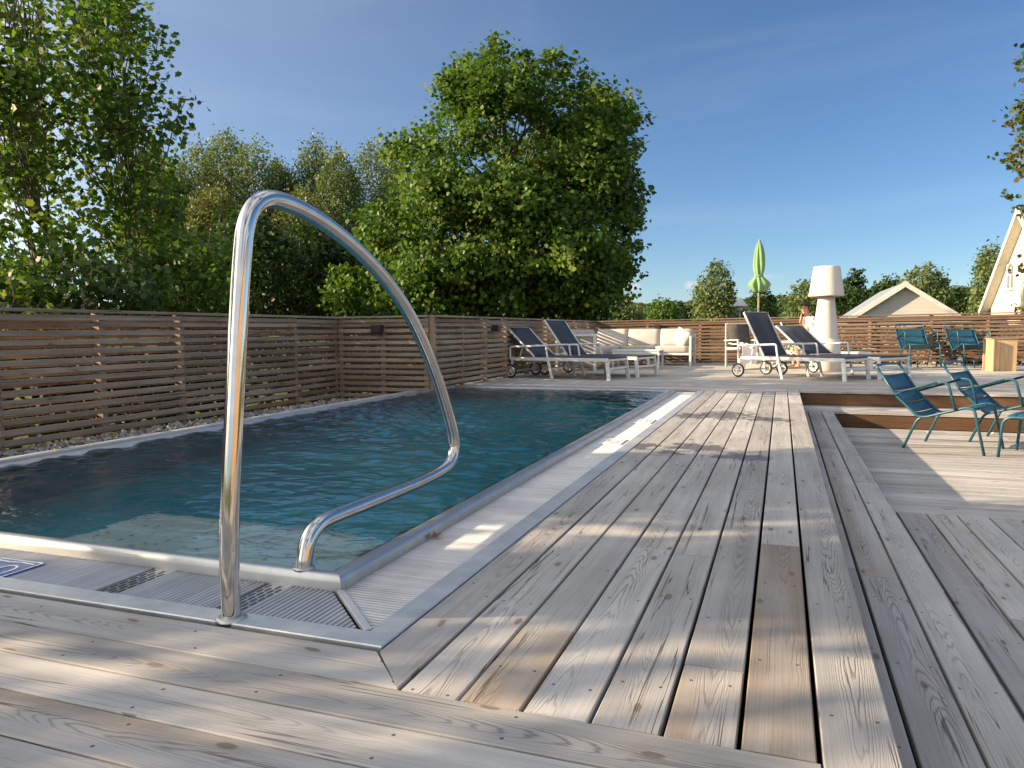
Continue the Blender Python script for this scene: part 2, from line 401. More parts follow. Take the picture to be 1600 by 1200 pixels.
M['towel'] = flat('white_terry_cloth', (.80, .79, .78), .95, 0, .03, 9, .8, .1, 160)
M['skin'] = flat('skin', (.50, .265, .165), .5, 0, .05, 14)
M['hair'] = flat('dark_brown_hair', (.035, .02, .012), .55, 0, .3, 60, .6, .4, 90)
M['green_fabric'] = flat('pale_green_canvas', (.17, .30, .13), .85, 0, .08, 4, .3, .2, 60)
M['concrete'] = flat('pale_concrete', (.48, .45, .40), .9, 0, .12, 30, .6, .2, 80)
M['bark'] = flat('grey_brown_bark', (.12, .095, .07), .9, 0, .3, 14, .8, .2, 30)
M['barkpale'] = flat('pale_stem_bark', (.26, .22, .16), .9, 0, .25, 14, .6, .2, 30)
M['birchbark'] = flat('white_birch_bark', (.42, .40, .37), .8, 0, .35, 5, .5, .2, 30)
M['zinc'] = flat('grey_sheet_metal', (.34, .35, .36), .5, .35, .06, 3)
M['darkgap'] = flat('dark_channel', (.012, .013, .014), .6)
M['stone'] = None

def steel(name, col, rough, brushed=.0):
    m = NT(name); p = m.obj()
    n = m.noise(p, 14, 4.); sm = m.noise(p, 3., 3.)
    r = m.math('MULTIPLY_ADD', sm, rough*.6, rough*.7)
    c = m.mix(m.ramp(n, .35, .7), tuple(x*.88 for x in col), col)
    m.pbr(c, r, 1., m.bump(m.noise(p, 90, 3.), brushed, .001) if brushed else None)
    return m.m
M['polished'] = steel('polished_stainless_steel', (.66, .64, .61), .09)
M['satin'] = steel('satin_stainless_steel', (.50, .51, .52), .42, .15)
M['edging'] = steel('matt_steel_edging', (.66, .67, .68), .56, .1)
M['basin'] = None
def _grate():
    m = NT('pale_plastic_grating'); n = m.noise(m.obj(), 5, 3.); rnd = m.attr('rnd')
    c = m.mix(m.ramp(n, .3, .7), (.45, .46, .48), (.55, .56, .58))
    hs = m.node('ShaderNodeHueSaturation'); m.link(c, hs.inputs['Color']); m.val(m.math('MULTIPLY_ADD', rnd, .2, .9), hs.inputs['Value'])
    m.pbr(hs.outputs[0], .5); return m.m
M['grate'] = _grate()
def _basin():
    m = NT('blue_green_basin_lining'); p = m.pos(); n = m.noise(p, 1.1, 3.)
    sep = m.node('ShaderNodeSeparateXYZ'); m.link(p, sep.inputs[0])
    c = m.mix(m.ramp(n, .3, .7), (.028, .30, .44), (.06, .45, .58))
    m.pbr(c, .5, 0.); return m.m
M['basin'] = _basin()
def _ledge():
    m = NT('pale_underwater_step'); p = m.pos()
    vo = m.node('ShaderNodeTexVoronoi'); vo.inputs['Scale'].default_value = 15; vo.inputs['Randomness'].default_value = .15; m.link(p, vo.inputs['Vector'])
    c = m.mix(m.ramp(vo.outputs['Distance'], .2, .3, 1., 0.), (.88, .90, .90), (.22, .32, .34))
    m.pbr(c, .5); return m.m
M['ledge'] = _ledge()
def _water():
    m = NT('pool_water'); p = m.pos()
    sep = m.node('ShaderNodeSeparateXYZ'); m.link(p, sep.inputs[0])
    x, y = sep.outputs[0], sep.outputs[1]
    a = m.noise(m.xyz(m.math('MULTIPLY', x, 3.2), m.math('MULTIPLY', y, 7.), 0.), 1., 2., .5, .6)
    b = m.noise(m.xyz(m.math('MULTIPLY', x, 9.), m.math('MULTIPLY', y, 17.), 3.), 1., 2., .5, .8)
    c = m.noise(m.xyz(m.math('MULTIPLY', x, .9), m.math('MULTIPLY', y, 1.6), 7.), 1., 2.)
    amp = m.ramp(c, .30, .72, .35, 1.)
    h = m.math('MULTIPLY', m.math('ADD', m.math('MULTIPLY', a, 1.), m.math('MULTIPLY', b, .42)), amp)
    nor = m.bump(h, .8, .022)
    fr = m.node('ShaderNodeFresnel'); fr.inputs['IOR'].default_value = 1.60; m.link(nor, fr.inputs['Normal'])
    g = m.node('ShaderNodeBsdfGlossy'); g.inputs['Roughness'].default_value = .02; m.link(nor, g.inputs['Normal'])
    rf = m.node('ShaderNodeBsdfRefraction'); rf.inputs['IOR'].default_value = 1.33; rf.inputs['Roughness'].default_value = .0
    rf.inputs['Color'].default_value = (.80, .95, .96, 1); m.link(nor, rf.inputs['Normal'])
    mx = m.node('ShaderNodeMixShader'); m.link(fr.outputs[0], mx.inputs[0]); m.link(rf.outputs[0], mx.inputs[1]); m.link(g.outputs[0], mx.inputs[2])
    m.link(mx.outputs[0], m.out.inputs[0]); return m.m
M['water'] = _water()
def _ground():
    m = NT('meadow_ground'); p = m.pos(); n = m.noise(p, .08, 4.); n2 = m.noise(p, 3., 4.)
    c = m.mix(m.ramp(n, .35, .65), (.05, .085, .025), (.10, .12, .035)); c = m.mix(m.math('MULTIPLY', n2, .5), c, (.03, .05, .015))
    m.pbr(c, .95, spec=.1); return m.m
M['ground'] = _ground()
def _stone():
    m = NT('pale_gravel_stone'); r = m.attr('rnd')
    c = m.mix(r, (.22, .20, .19), (.48, .45, .42)); c = m.mix(m.ramp(m.noise(m.obj(), 40, 3.), .4, .7), c, (.3, .26, .22))
    m.pbr(c, .85); return m.m
M['stone'] = _stone()
def _siding(name, col, pitch=.13):
    m = NT(name); p = m.pos(); sep = m.node('ShaderNodeSeparateXYZ'); m.link(p, sep.inputs[0])
    f = m.math('FRACT', m.math('DIVIDE', sep.outputs[2], pitch))
    n = m.noise(p, 1.4, 4.)
    c = m.mix(m.ramp(n, .3, .7), tuple(x*.94 for x in col), col)
    c = m.mix(m.ramp(f, .0, .07, .55, 0.), c, tuple(x*.35 for x in col))
    m.pbr(c, .6, 0, m.bump(f, .6, .02)); return m.m
M['cream'] = _siding('cream_painted_cladding', (.64, .61, .52))
M['whitewood'] = _siding('white_painted_cladding', (.56, .55, .53), .16)
M['shedtrim'] = flat('white_trim_paint', (.56, .55, .53), .5)
M['trim'] = flat('cream_trim_paint', (.64, .615, .54), .5)
def _roof():
    m = NT('ribbed_metal_roof'); p = m.obj(); sep = m.node('ShaderNodeSeparateXYZ'); m.link(p, sep.inputs[0])
    f = m.math('PINGPONG', m.math('MULTIPLY', m.math('ADD', sep.outputs[0], sep.outputs[1]), 3.2), 1.)
    c = m.mix(m.noise(p, 1.1, 3.), (.22, .24, .27), (.30, .32, .35)); m.pbr(c, .5, .2, m.bump(f, .8, .05)); return m.m
M['roof'] = _roof()
def _glass():
    m = NT('window_glass'); m.pbr((.16, .19, .22), .06, 0., None, .6); return m.m
M['glass'] = _glass()
def _clear():
    m = NT('clear_glass'); m.pbr((.75, .8, .8), .05, 0., None, .5, Transmission_Weight=.85); return m.m
M['clear'] = _clear()
M['signblue'] = flat('blue_sign_enamel', (.012, .09, .30), .4)
M['signwhite'] = flat('white_sign_enamel', (.78, .80, .82), .4)
M['signred'] = flat('red_sign_enamel', (.42, .03, .035), .4)
M['signblack'] = flat('black_sign_print', (.03, .03, .04), .4)
M['dryleaf'] = flat('dry_brown_leaf', (.28, .10, .03), .8)
M['paleleaf'] = flat('dry_pale_leaf', (.62, .50, .34), .8)
M['maple'] = leaf('maple_leaves', (.042, .096, .014), (.098, .170, .028), (.145, .19, .042))
M['sapling'] = leaf('sapling_leaves', (.036, .084, .011), (.088, .155, .02), (.16, .20, .04), .38)
M['birch'] = leaf('birch_leaves', (.075, .118, .042), (.150, .200, .075), (.17, .19, .08), .25)
M['birchdry'] = leaf('yellowing_birch_leaves', (.088, .112, .036), (.165, .178, .055), (.18, .175, .065), .25)
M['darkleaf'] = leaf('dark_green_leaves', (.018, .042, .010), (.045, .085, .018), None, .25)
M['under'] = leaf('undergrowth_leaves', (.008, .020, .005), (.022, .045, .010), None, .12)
M['redmaple'] = leaf('bronze_tipped_maple_leaves', (.045, .075, .02), (.095, .125, .03), (.115, .092, .034), .3)
M['pineneedle'] = leaf('pine_needles', (.022, .05, .020), (.05, .085, .03), None, .15)
M['forest'] = leaf('forest_leaves', (.022, .05, .018), (.06, .10, .03), (.12, .14, .04), .2)

# ------------------------------------------------------------------ ground, hill
def grid_hole(name, xs, ys, holes, z, mat, zf=None):
    mb = MB(); idx = {}
    for i in range(len(xs)-1):
        for j in range(len(ys)-1):
            cx, cy = (xs[i]+xs[i+1])/2, (ys[j]+ys[j+1])/2
            if any(a < cx < b and c < cy < d for a, b, c, d in holes): continue
            q = [(xs[i], ys[j]), (xs[i+1], ys[j]), (xs[i+1], ys[j+1]), (xs[i], ys[j+1])]
            mb.poly([(x, y, zf(x, y) if zf else z) for x, y in q])
    return mb.build(name, mat)
def hillz(x, y):
    d = math.hypot(x, y)
    t = min(1, max(0, (d-140)/280)); t = t*t*(3-2*t)
    return -.55+9.5*t*(1+.25*sin(x*.011+1)+.18*sin(x*.031)) if y > 0 else -.55
POOLHOLE = (-4.78, -1.0, 1.68, 10.3)
gx = [-2600, -900, -400, -160, -60, -20, -4.78, -1.0, 20, 60, 160, 400, 900, 2600]
gy = [-2600, -600, -160, -40, 1.68, 10.3, 40, 90, 140, 190, 240, 290, 340, 390, 430, 600, 2600]
tag(grid_hole('ground', gx, gy, [POOLHOLE], -.55, M['ground'], None if False else (lambda x, y: hillz(x, y) if y < 600 else -.55)), kind='structure')

# ------------------------------------------------------------------ decks
X0, BW = -.967, .15
Xs7, Xe8 = X0+.15*7, X0+.15*8
YM = 1.48
def gapw(): return random.uniform(.006, .012)
deck = MB()
T = .028
def deck_run(mb, axis, a0, a1, c0, w, z, tone=None, pieces=None, gap=None, rnd=None):
    """a plank run along axis from a0 to a1 at cross position c0, split into random lengths"""
    g = gap if gap is not None else gapw()
    cuts = pieces if pieces is not None else []
    if pieces is None:
        p = a0+random.uniform(1.2, 4.2)
        while p < a1-1.0: cuts.append(p); p += random.uniform(3., 4.8)
    pts = [a0]+list(cuts)+[a1]
    for i in range(len(pts)-1):
        s, e = pts[i]+(.0015 if i else 0), pts[i+1]-(.0015 if i < len(pts)-2 else 0)
        tn = tone[i] if tone else random.choice([0, 0, 0, .05, .12, .2, .3])
        zz = z-T+random.uniform(-.0015, .0015)
        if axis == 'y': mb.board((c0+w-g/2, s, zz), (0, 1, 0), (-1, 0, 0), e-s, w-g, T, tone=tn, rnd=rnd)
        else: mb.board((s, c0+g/2, zz), (1, 0, 0), (0, 1, 0), e-s, w-g, T, tone=tn, rnd=rnd)
deck_g = .0095
# planks beside the pool, running away from the camera
deck.board((X0+BW-.004, YM+.004, -T), (0, 1, 0), (-1, 0, 0), 10.4-YM-.004, BW-.008, T, sk=(1.651-YM-.004, 0), tone=.05)
deck_run(deck, 'y', YM, 10.4, X0+BW*1, BW, 0, tone=[.1, 0, .1], pieces=[4.9, 8.2], gap=deck_g)
deck_run(deck, 'y', YM, 10.4, X0+BW*2, BW, 0, tone=[.38, 0, .05], pieces=[1.93, 6.6], gap=deck_g)
deck_run(deck, 'y', YM, 10.4, X0+BW*3, BW, 0, tone=[0, .1, 0], pieces=[2.78, 7.4], gap=deck_g)
deck_run(deck, 'y', YM, 10.4, X0+BW*4, BW, 0, tone=[0, .12, .0], pieces=[2.74, 5.9], gap=deck_g)
deck_run(deck, 'y', YM, 10.4, X0+BW*5, BW, 0, tone=[.3, .05, .1], pieces=[1.83, 6.9], gap=deck_g)
deck_run(deck, 'y', YM, 10.4, X0+BW*6, BW, 0, tone=[.45, .0, .05], pieces=[2.98, 7.8], gap=.0115)
deck_run(deck, 'y', -4., 11.0, Xs7, BW, 0, tone=[.1, .0, .05, 0], pieces=[2.0, 5.6, 8.9], gap=.010)
# frame plank along the near pool edge, mitred
deck.board((-6.3, YM+.004, -T), (1, 0, 0), (0, 1, 0), X0+BW+6.3-.004, .163, T, sk=(0, -.150), tone=.08)
y = YM
k = 0
while y > -4:
    y -= .147
    deck_run(deck, 'x', -6.3, Xs7, y, .147, 0, tone=None, gap=random.choice([.006, .007, .009]), pieces=[[-.98, ], [-2.9], [-1.9], [-.3, -3.4]][k % 4] if k else [-3.1]); k += 1
tag(deck.build('pool_deck', M['deck']), kind='structure')
# back deck, planks across
bd = MB(); yb = 10.4
while yb < 10.99:
    deck_run(bd, 'x', -4.75, Xs7, yb, .15, 0); yb += .15
for yy in (10.67, 10.835): deck_run(bd, 'x', Xe8, 11., yy, .165, 0, gap=.006)
yb = 11.0
while yb < 19.6:
    deck_run(bd, 'x', -4.75, 11., yb, .15, 0); yb += .15
tag(bd.build('back_deck', M['deckfar']), kind='structure')
# steps on the right of the pool deck and in front of the back deck
st = MB()
for c0, w in ((.165, .15), (.317, .149), (.467, .140)):
    deck_run(st, 'y', -4., 9.9, c0, w, -.19, gap=.010)
for yy in (9.92, 10.075, 10.23, 10.385, 10.54): deck_run(st, 'x', .2, 11., yy, .153, -.19, gap=.006)
tag(st.build('step_treads', M['deck']), kind='structure')
rs = MB()
rs.board((.200, -4., -.186), (0, 1, 0), (0, 0, 1), 14.65, .150, .022, c=.002)
rs.board((.575, -4., -.376), (0, 1, 0), (0, 0, 1), 13.85, .150, .022, c=.002)
rs.board((.20, 10.715, -.186), (1, 0, 0), (0, 0, 1), 10.8, .150, .022, c=.002, tone=.2)
rs.board((.576, 9.955, -.376), (1, 0, 0), (0, 0, 1), 10.4, .150, .022, c=.002, tone=.1)
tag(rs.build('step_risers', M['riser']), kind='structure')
ld = MB(); xx = .55
while xx < 8.:
    deck_run(ld, 'y', -4., 5.42, xx, .176, -.38, gap=.012, pieces=[random.uniform(3.2, 4.9)] if random.random() < .6 else [2.3]); xx += .176
yy = 5.42
while yy < 9.9:
    deck_run(ld, 'x', .58, 9., yy, .15, -.38, gap=.007); yy += .15
tag(ld.build('lower_deck', M['deck']), kind='structure')

# ------------------------------------------------------------------ pool
XI, XL, YN, YF = -1.385, -4.43, 2.085, 9.86       # water edges
WZ = .022
nx, ny = 230, 600
gx_, gy_ = np.linspace(XL-.01, XI+.01, nx), np.linspace(YN-.01, YF+.01, ny)
GX, GY = np.meshgrid(gx_, gy_)
GZ = np.zeros_like(GX); wr = np.random.default_rng(5)
for lam, am, nn in ((.80, .0042, 8), (.34, .0072, 12), (.18, .0056, 16), (.10, .0024, 16)):
    for _ in range(nn):
        th = wr.normal(1.35, .75); k_ = 2*pi/(lam*wr.uniform(.75, 1.3)); GZ += am*wr.uniform(.4, 1)*np.sin(k_*(cos(th)*GX+sin(th)*GY)+wr.uniform(0, 6.28)+.5*np.sin(1.3*GX+.9*GY+wr.uniform(0, 6.28)))/nn**.5*1.5
env = .55+.45*np.sin(.9*GX+1.2)*np.sin(.75*GY-.6)+.25*np.sin(2.1*GX+1.3*GY)
GZ *= np.clip(env, .18, 1.2)*np.clip((YF+1.5-GY)/5., .35, 1)
w_ = MB(); w_.sheet([[(GX[i, j], GY[i, j], WZ+GZ[i, j]) for j in range(nx)] for i in range(ny)])
tag(w_.build('water', M['water']), kind='structure')
b = MB(); zb = -1.25
xa, xb, ya, yb = XL-.03, XI+.03, YN-.03, YF+.03
b.poly([(xa, ya, zb), (xb, ya, zb), (xb, yb, zb), (xa, yb, zb)])
b.poly([(xa, ya, zb), (xa, ya, 0), (xb, ya, 0), (xb, ya, zb)][::-1])
b.poly([(xb, ya, zb), (xb, ya, 0), (xb, yb, 0), (xb, yb, zb)][::-1])
b.poly([(xb, yb, zb), (xb, yb, 0), (xa, yb, 0), (xa, yb, zb)][::-1])
b.poly([(xa, yb, zb), (xa, yb, 0), (xa, ya, 0), (xa, ya, zb)][::-1])
tag(b.build('pool_basin', M['basin']), kind='structure')
lg = MB(); lg.box(-2.18, 2.42, -.71, 1.30, .64, 1.0); 
tag(lg.build('underwater_step', M['ledge'], bevel=.02), kind='structure')
# coping: rounded steel lip, profile swept round the pool (offset outwards d, height z)
prof = [(-.05, -.06), (-.03, .008), (.0, .030), (.025, .042), (.055, .045), (.066, .042), (.073, .034), (.077, .022), (.079, -.06)]
def ring(d): return [(XL-d, YN-d), (XI+d, YN-d), (XI+d, YF+d), (XL-d, YF+d)]
def sweep(mb, prof, side, smooth=True, rr=ring):
    rows = []
    for d, z in prof:
        c = rr(d); a, b2 = c[side], c[(side+1) % 4]
        rows.append([(a[0], a[1], z), (b2[0], b2[1], z)])
    mb.sheet(rows, smooth=smooth)
cp = MB()
for s in range(4): sweep(cp, prof, s)
tag(cp.build('pool_coping', M['satin']), kind='structure')
# flat steel edging outside the grating
ed = MB()
e0, e1 = .335, .418
eprof = [(e0, -.05), (e0, .001), (e0+.003, .004), (e1-.003, .004), (e1, .001), (e1, -.05)]
for s in (0, 1, 3): sweep(ed, eprof, s, False)
tag(ed.build('steel_edging', M['edging']), kind='structure')
ch = MB()
c0, c1 = .076, e0
for s in range(4): sweep(ch, [(.06, -.05), (.45, -.05)], s, False)
tag(ch.build('overflow_channel', M['darkgap']), kind='structure')
# gratings
def grating_near():
    t = thing('overflow_grating', 'pale ribbed overflow grating along the near edge of the pool', 'grating')
    m = MB(); pitch, bw = .0185, .0088
    x = XL-.3
    ya_, yb_ = YN-c1+.002, YN-c0-.002
    slots = [(-2.06, -1.98), (-1.575, -1.497)]
    while x < XI+c0+.255:
        ok = not any(a-.006 < x+bw/2 < b2+.006 for a, b2 in slots)
        end = yb_
        if x > XI+c0-.02: end = YN-c0-(x-(XI+c0-.02))-.02
        if ok and end-ya_ > .01: m.board((x+bw, ya_, -.014), (0, 1, 0), (-1, 0, 0), end-ya_, bw, .012, c=.0035)
        x += pitch
    m.build('grate_bars', M['grate'], t)
    for a, b2 in slots:
        p = MB()
        p.box((a+b2)/2, (ya_+yb_)/2, -.010, b2-a, yb_-ya_, .008)
        o = p.build('slotted_cover', M['signwhite'] if False else M['satin'], t)
        h = MB()
        for r_ in range(4):
            yy = ya_+.012+(r_ % 2)*.015; xx = a+.010+r_*(b2-a-.02)/3.0
            while yy < yb_-.035:
                h.box(xx, yy+.016, -.0056, .0085, .030, .0016); yy += .040
        h.build('cover_slots', M['signblack'], o)
    d = MB(); p0 = Vector((XI+c0+.003, YN-c0-.003, -.004)); p1 = Vector((XI+c1-.008, YN-c1+.008, -.004))
    d.bar(p0, p1, .024, .014); d.build('corner_bar', M['grate'], t)
def grating_side(xs, side, label):
    t = thing('overflow_grating', label, 'grating')
    m = MB(); pitch, bw = .0185, .0088; y = YN-c1+.02
    xa_, xb_ = (xs+c0+.002, xs+c1-.002) if side > 0 else (xs-c1+.002, xs-c0-.002)
    while y < YF+.2:
        s_ = xa_
        e_ = xb_
        if side > 0 and y < YN-c0: s_ = XI+c0+(YN-c0-y)+.012
        if side < 0 and y < YN-c0: e_ = xs-c0-(YN-c0-y)-.012
        if e_-s_ > .01: m.board((s_, y, -.014), (1, 0, 0), (0, 1, 0), e_-s_, bw, .012, c=.0035)
        y += pitch
    m.build('grate_bars', M['grate'], t)
grating_near()
grating_side(XI, 1, 'pale ribbed overflow grating between the pool and the plank deck')
grating_side(XL, -1, 'pale ribbed overflow grating on the far left beside the gravel')

# handrail, in the plane X = -1.475
HX = -1.475
hp = [(1.702, -.01), (1.703, .238), (1.742, .602), (1.777, .895), (1.798, 1.043), (1.816, 1.128), (1.852, 1.189), (1.909, 1.222), (1.987, 1.230), (2.12, 1.214), (2.268, 1.178), (2.433, 1.12), (2.619, 1.033), (2.802, .912), (2.945, .777), (3.082, .612), (3.185, .456), (3.255, .325), (3.262, .252), (3.225, .205), (3.14, .180), (2.924, .168), (2.586, .169), (2.351, .171), (2.186, .172), (2.12, .160), (2.075, .125), (2.055, .075), (2.050, .03)]
t = thing('pool_handrail', 'tall curved polished steel handrail over the near edge of the pool', 'handrail', (HX, 1.702, 0))
m = MB(); m.tube(smooth_path([(0, yy-1.702, zz) for yy, zz in hp], 5), .0272, 20); m.build('rail_tube', M['polished'], t)
m = MB(); m.lathe([(.028, -.004), (.045, -.004), (.045, .004), (.040, .009), (.0275, .011)], 24); m.build('base_flange', M['satin'], t)
m = MB(); m.lathe([(.0275, .042), (.036, .042), (.036, .047), (.0275, .050)], 24, (0, .348, 0)); m.build('coping_flange', M['satin'], t)

# plates fixed on the gratings
def plate(label, x, y, w, h, rz, col, marks, z=.0015):
    t = thing('pool_sign', label, 'sign', (x, y, z), rz)
    m = MB(); m.box(0, 0, 0, w, h, .004); m.build('sign_plate', M[col], t)
    for nm, mat, pls in marks:
        q = MB()
        for pl in pls: q.tube([(a, b2, .0032) for a, b2 in pl], [.007*(w/.3)]*len(pl), 6, smooth=False)
        o = q.build(nm, M[mat], t); o.scale = (1, 1, .12); o.location = (0, 0, .0022)
arc = lambda cx, cy, rx, ry, a0, a1, n=14: [(cx+rx*cos(R_(a0+(a1-a0)*i/n)), cy+ry*sin(R_(a0+(a1-a0)*i/n))) for i in range(n+1)]
plate('blue pool sign with white outlined figures on the near grating', -2.575, 1.82, .22, .17, 0, 'signblue',
      [('white_marks', 'signwhite', [arc(.035, -.02, .035, .05, 0, 360), arc(-.06, -.02, .03, .05, 0, 360), [(-.1, .062), (-.03, .055), (.02, .066), (.09, .058)], [(-.105, -.08), (.105, -.08), (.105, .08), (-.105, .08), (-.105, -.08)]])])
plate('small white sign with red and black mark on the side grating', -1.165, 5.42, .17, .26, 0, 'signwhite',
      [('red_marks', 'signred', [[(-.05, -.08), (.05, -.07), (.05, .0), (-.04, .01), (-.04, .07), (.04, .08)], [(.0, -.1), (.06, -.04)]]), ('black_marks', 'signblack', [[(-.06, -.03), (-.02, .04), (-.06, .1)]])])
plate('small white sign with thin blue outline on the far side grating', -1.16, 6.72, .17, .30, 0, 'signwhite',
      [('blue_marks', 'signblue', [[(-.06, -.1), (.06, -.1), (.06, .1), (-.06, .1), (-.06, -.1)], [(-.03, -.05), (.03, -.05), (.03, .05), (-.03, .05), (-.03, -.05)]])])
def fallen_leaf(label, x, y, z, s, mat):
    m = MB(); rr = random.Random(int(x*100+y*10))
    pts = [(0, 0, 0)]+[(s*cos(a)*rr.uniform(.5, 1), s*sin(a)*rr.uniform(.5, 1), rr.uniform(.0, s*.8)) for a in np.linspace(0, 2*pi, 9)[:-1]]
    m._add(pts, [[0, i, i % 8+1] for i in range(1, 9)])
    o = m.build('fallen_leaf', M[mat], solid=.002); o.location = (x, y, z); tag(o, label, 'leaf', None)
fallen_leaf('crumpled brown leaf lying against the steel coping', -1.285, 2.66, .004, .026, 'dryleaf')
fallen_leaf('pale dry leaf on the lower deck near the first low chair', 1.60, 9.6, -.378, .035, 'paleleaf')
fallen_leaf('pale dry leaf on the lower deck behind the second low chair', 2.25, 9.72, -.378, .03, 'paleleaf')

# gravel strip
def stones():
    base = []
    for i in range(6):
        pass
    m = MB()
    oct_v = [(1,0,0),(-1,0,0),(0,1,0),(0,-1,0),(0,0,1),(0,0,-1),(.7,.7,.25),(-.7,.7,.2),(-.7,-.7,.25),(.7,-.7,.2)]
    fs = [(6,2,4),(2,7,4),(7,1,4),(1,8,4),(8,3,4),(3,9,4),(9,0,4),(0,6,4),(6,5,2),(2,5,7),(7,5,1),(1,5,8),(8,5,3),(3,5,9),(9,5,0),(0,5,6)]
    for i in range(4200):
        x = random.uniform(-6.12, -4.80); y = random.uniform(1.2, 9.45)
        if random.random() < .45: x = random.uniform(-5.2, -4.80)
        r = random.uniform(.016, .042); a = random.uniform(0, 6.28)
        sx, sy, sz = r*random.uniform(.8, 1.3), r*random.uniform(.7, 1.1), r*random.uniform(.55, .9)
        vs = []
        for p in oct_v:
            q = [p[j]*random.uniform(.8, 1.15) for j in range(3)]
            vs.append((x+cos(a)*q[0]*sx-sin(a)*q[1]*sy, y+sin(a)*q[0]*sx+cos(a)*q[1]*sy, -.165+q[2]*sz+random.uniform(0, .03)))
        m._add(vs, fs, smooth=False)
    tag(m.build('gravel', M['stone']), 'pale rounded gravel strip between the pool and the slatted fence', 'gravel', None, 'stuff')
    g = MB(); g.box(-5.45, 4.4, -.21, 1.36, 11.5, .06); tag(g.build('gravel_bed', M['stone']), kind='structure')
stones()

# ------------------------------------------------------------------ fences
SP, SH, ST = .083, .047, .022
def fence(label, p0, p1, zb, zt0, zt1, inner, mat, posts, cap=True, wide_top=0):
    """slats between p0 and p1 (plan points); inner = unit vector to the side the slats face"""
    t = thing('slat_fence', label, 'fence', (p0[0], p0[1], zb))
    P0, P1 = Vector((0, 0, 0)), Vector((p1[0]-p0[0], p1[1]-p0[1], 0)); L = P1.length; u = P1/L
    n = Vector((inner[0], inner[1], 0))
    m = MB(); cuts = [0]+[q for q in posts if .2 < q < L-.2][1::2]+[L]
    H0, H1 = zt0-zb, zt1-zb
    k = 0; z0 = H0-.055
    while z0 > .01:
        for i in range(len(cuts)-1):
            a, b2 = cuts[i]+.002, cuts[i+1]-.002
            za = z0*(1) + (H1-H0)*a/L; zc = z0+(H1-H0)*b2/L
            pa = u*a+Vector((0, 0, za+random.uniform(-.006, .006))); pb = u*b2+Vector((0, 0, zc+random.uniform(-.003, .003)))
            m.bar(pa+n*.04, pb+n*.04, ST, SH*random.uniform(.95, 1.05), tone=random.choice([0, 0, .1, .2, .35]))
            zq = z0-SP*.5+.004
            if zq > .02: m.bar(u*a-n*.055+Vector((0, 0, zq+(H1-H0)*a/L+random.uniform(-.004, .004))), u*b2-n*.055+Vector((0, 0, zq+(H1-H0)*b2/L+random.uniform(-.004, .004))), ST, .027*random.uniform(.9, 1.1), tone=random.choice([0, .1, .3]))
        k += 1; z0 -= SP if k > 1 else SP*.72
    m.build('slat_panel', mat, t)
    if cap:
        c = MB()
        for i in range(len(cuts)-1):
            a, b2 = cuts[i]+.001, cuts[i+1]-.001
            c.bar(u*a+n*.02+Vector((0, 0, H0+(H1-H0)*a/L)), u*b2+n*.02+Vector((0, 0, H0+(H1-H0)*b2/L)), .115, .026, tone=.1)
        c.build('cap_rail', mat, t)
    for q in posts:
        p = MB(); hq = H0+(H1-H0)*q/L
        p.bar(u*q-n*.008+Vector((0, 0, -.25)), u*q-n*.008+Vector((0, 0, hq-.016)), .095, .07, up=u)
        p.build('fence_post', M['post'], t)
    return t
pl = [q+2. for q in (-.9, .2, 1.3, 2.35, 3.4, 4.35, 5.37, 6.38, 7.18, 8.38, 9.33)]
fence('long weathered slatted fence along the gravel on the left of the pool', (-6.09, -2.), (-6.09, 9.4), -.215, 1.03, 1.03, (1, 0), M['fence'], pl)
fence('short slatted fence facing the camera at the far left corner of the pool', (-6.04, 9.42), (-4.60, 9.42), -.215, 1.03, 1.035, (0, -1), M['fence'], [.03, .72, 1.40])
fence('slatted fence running back behind the two left loungers', (-4.56, 9.40), (-4.56, 19.0), .0, 1.035, 1.05, (1, 0), M['fence'], [.04, 1.0, 1.95, 2.9, 4.1, 5.3, 6.5, 7.7, 8.9])
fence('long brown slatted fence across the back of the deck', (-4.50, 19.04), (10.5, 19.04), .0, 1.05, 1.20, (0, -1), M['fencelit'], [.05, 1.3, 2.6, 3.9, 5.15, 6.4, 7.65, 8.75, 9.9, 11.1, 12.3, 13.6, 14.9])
def wall_light(label, x, y, z, n):
    t = thing('wall_light', label, 'wall lamp', (x, y, z), 0, 'black lamps on the fences')
    m = MB(); m.box(n[0]*.065, n[1]*.065, 0, .15 if n[1] else .11, .15 if n[0] else .11, .11); m.build('lamp_housing', M['black'], t, bevel=.006)
    m = MB(); m.box(n[0]*.01, n[1]*.01, 0, .09 if n[1] else .02, .09 if n[0] else .02, .09); m.build('wall_plate', M['black'], t)
wall_light('black lamp on the fence right behind the handrail', -5.36, 9.36, .865, (0, -1))
wall_light('black lamp on the fence above the nearest left lounger', -4.50, 11.58, .87, (1, 0))
wall_light('black lamp on the fence between loungers and sofa end', -4.50, 15.62, .87, (1, 0))
wall_light('black lamp on the back fence above the sofa cushions', -2.94, 18.98, .90, (0, -1))

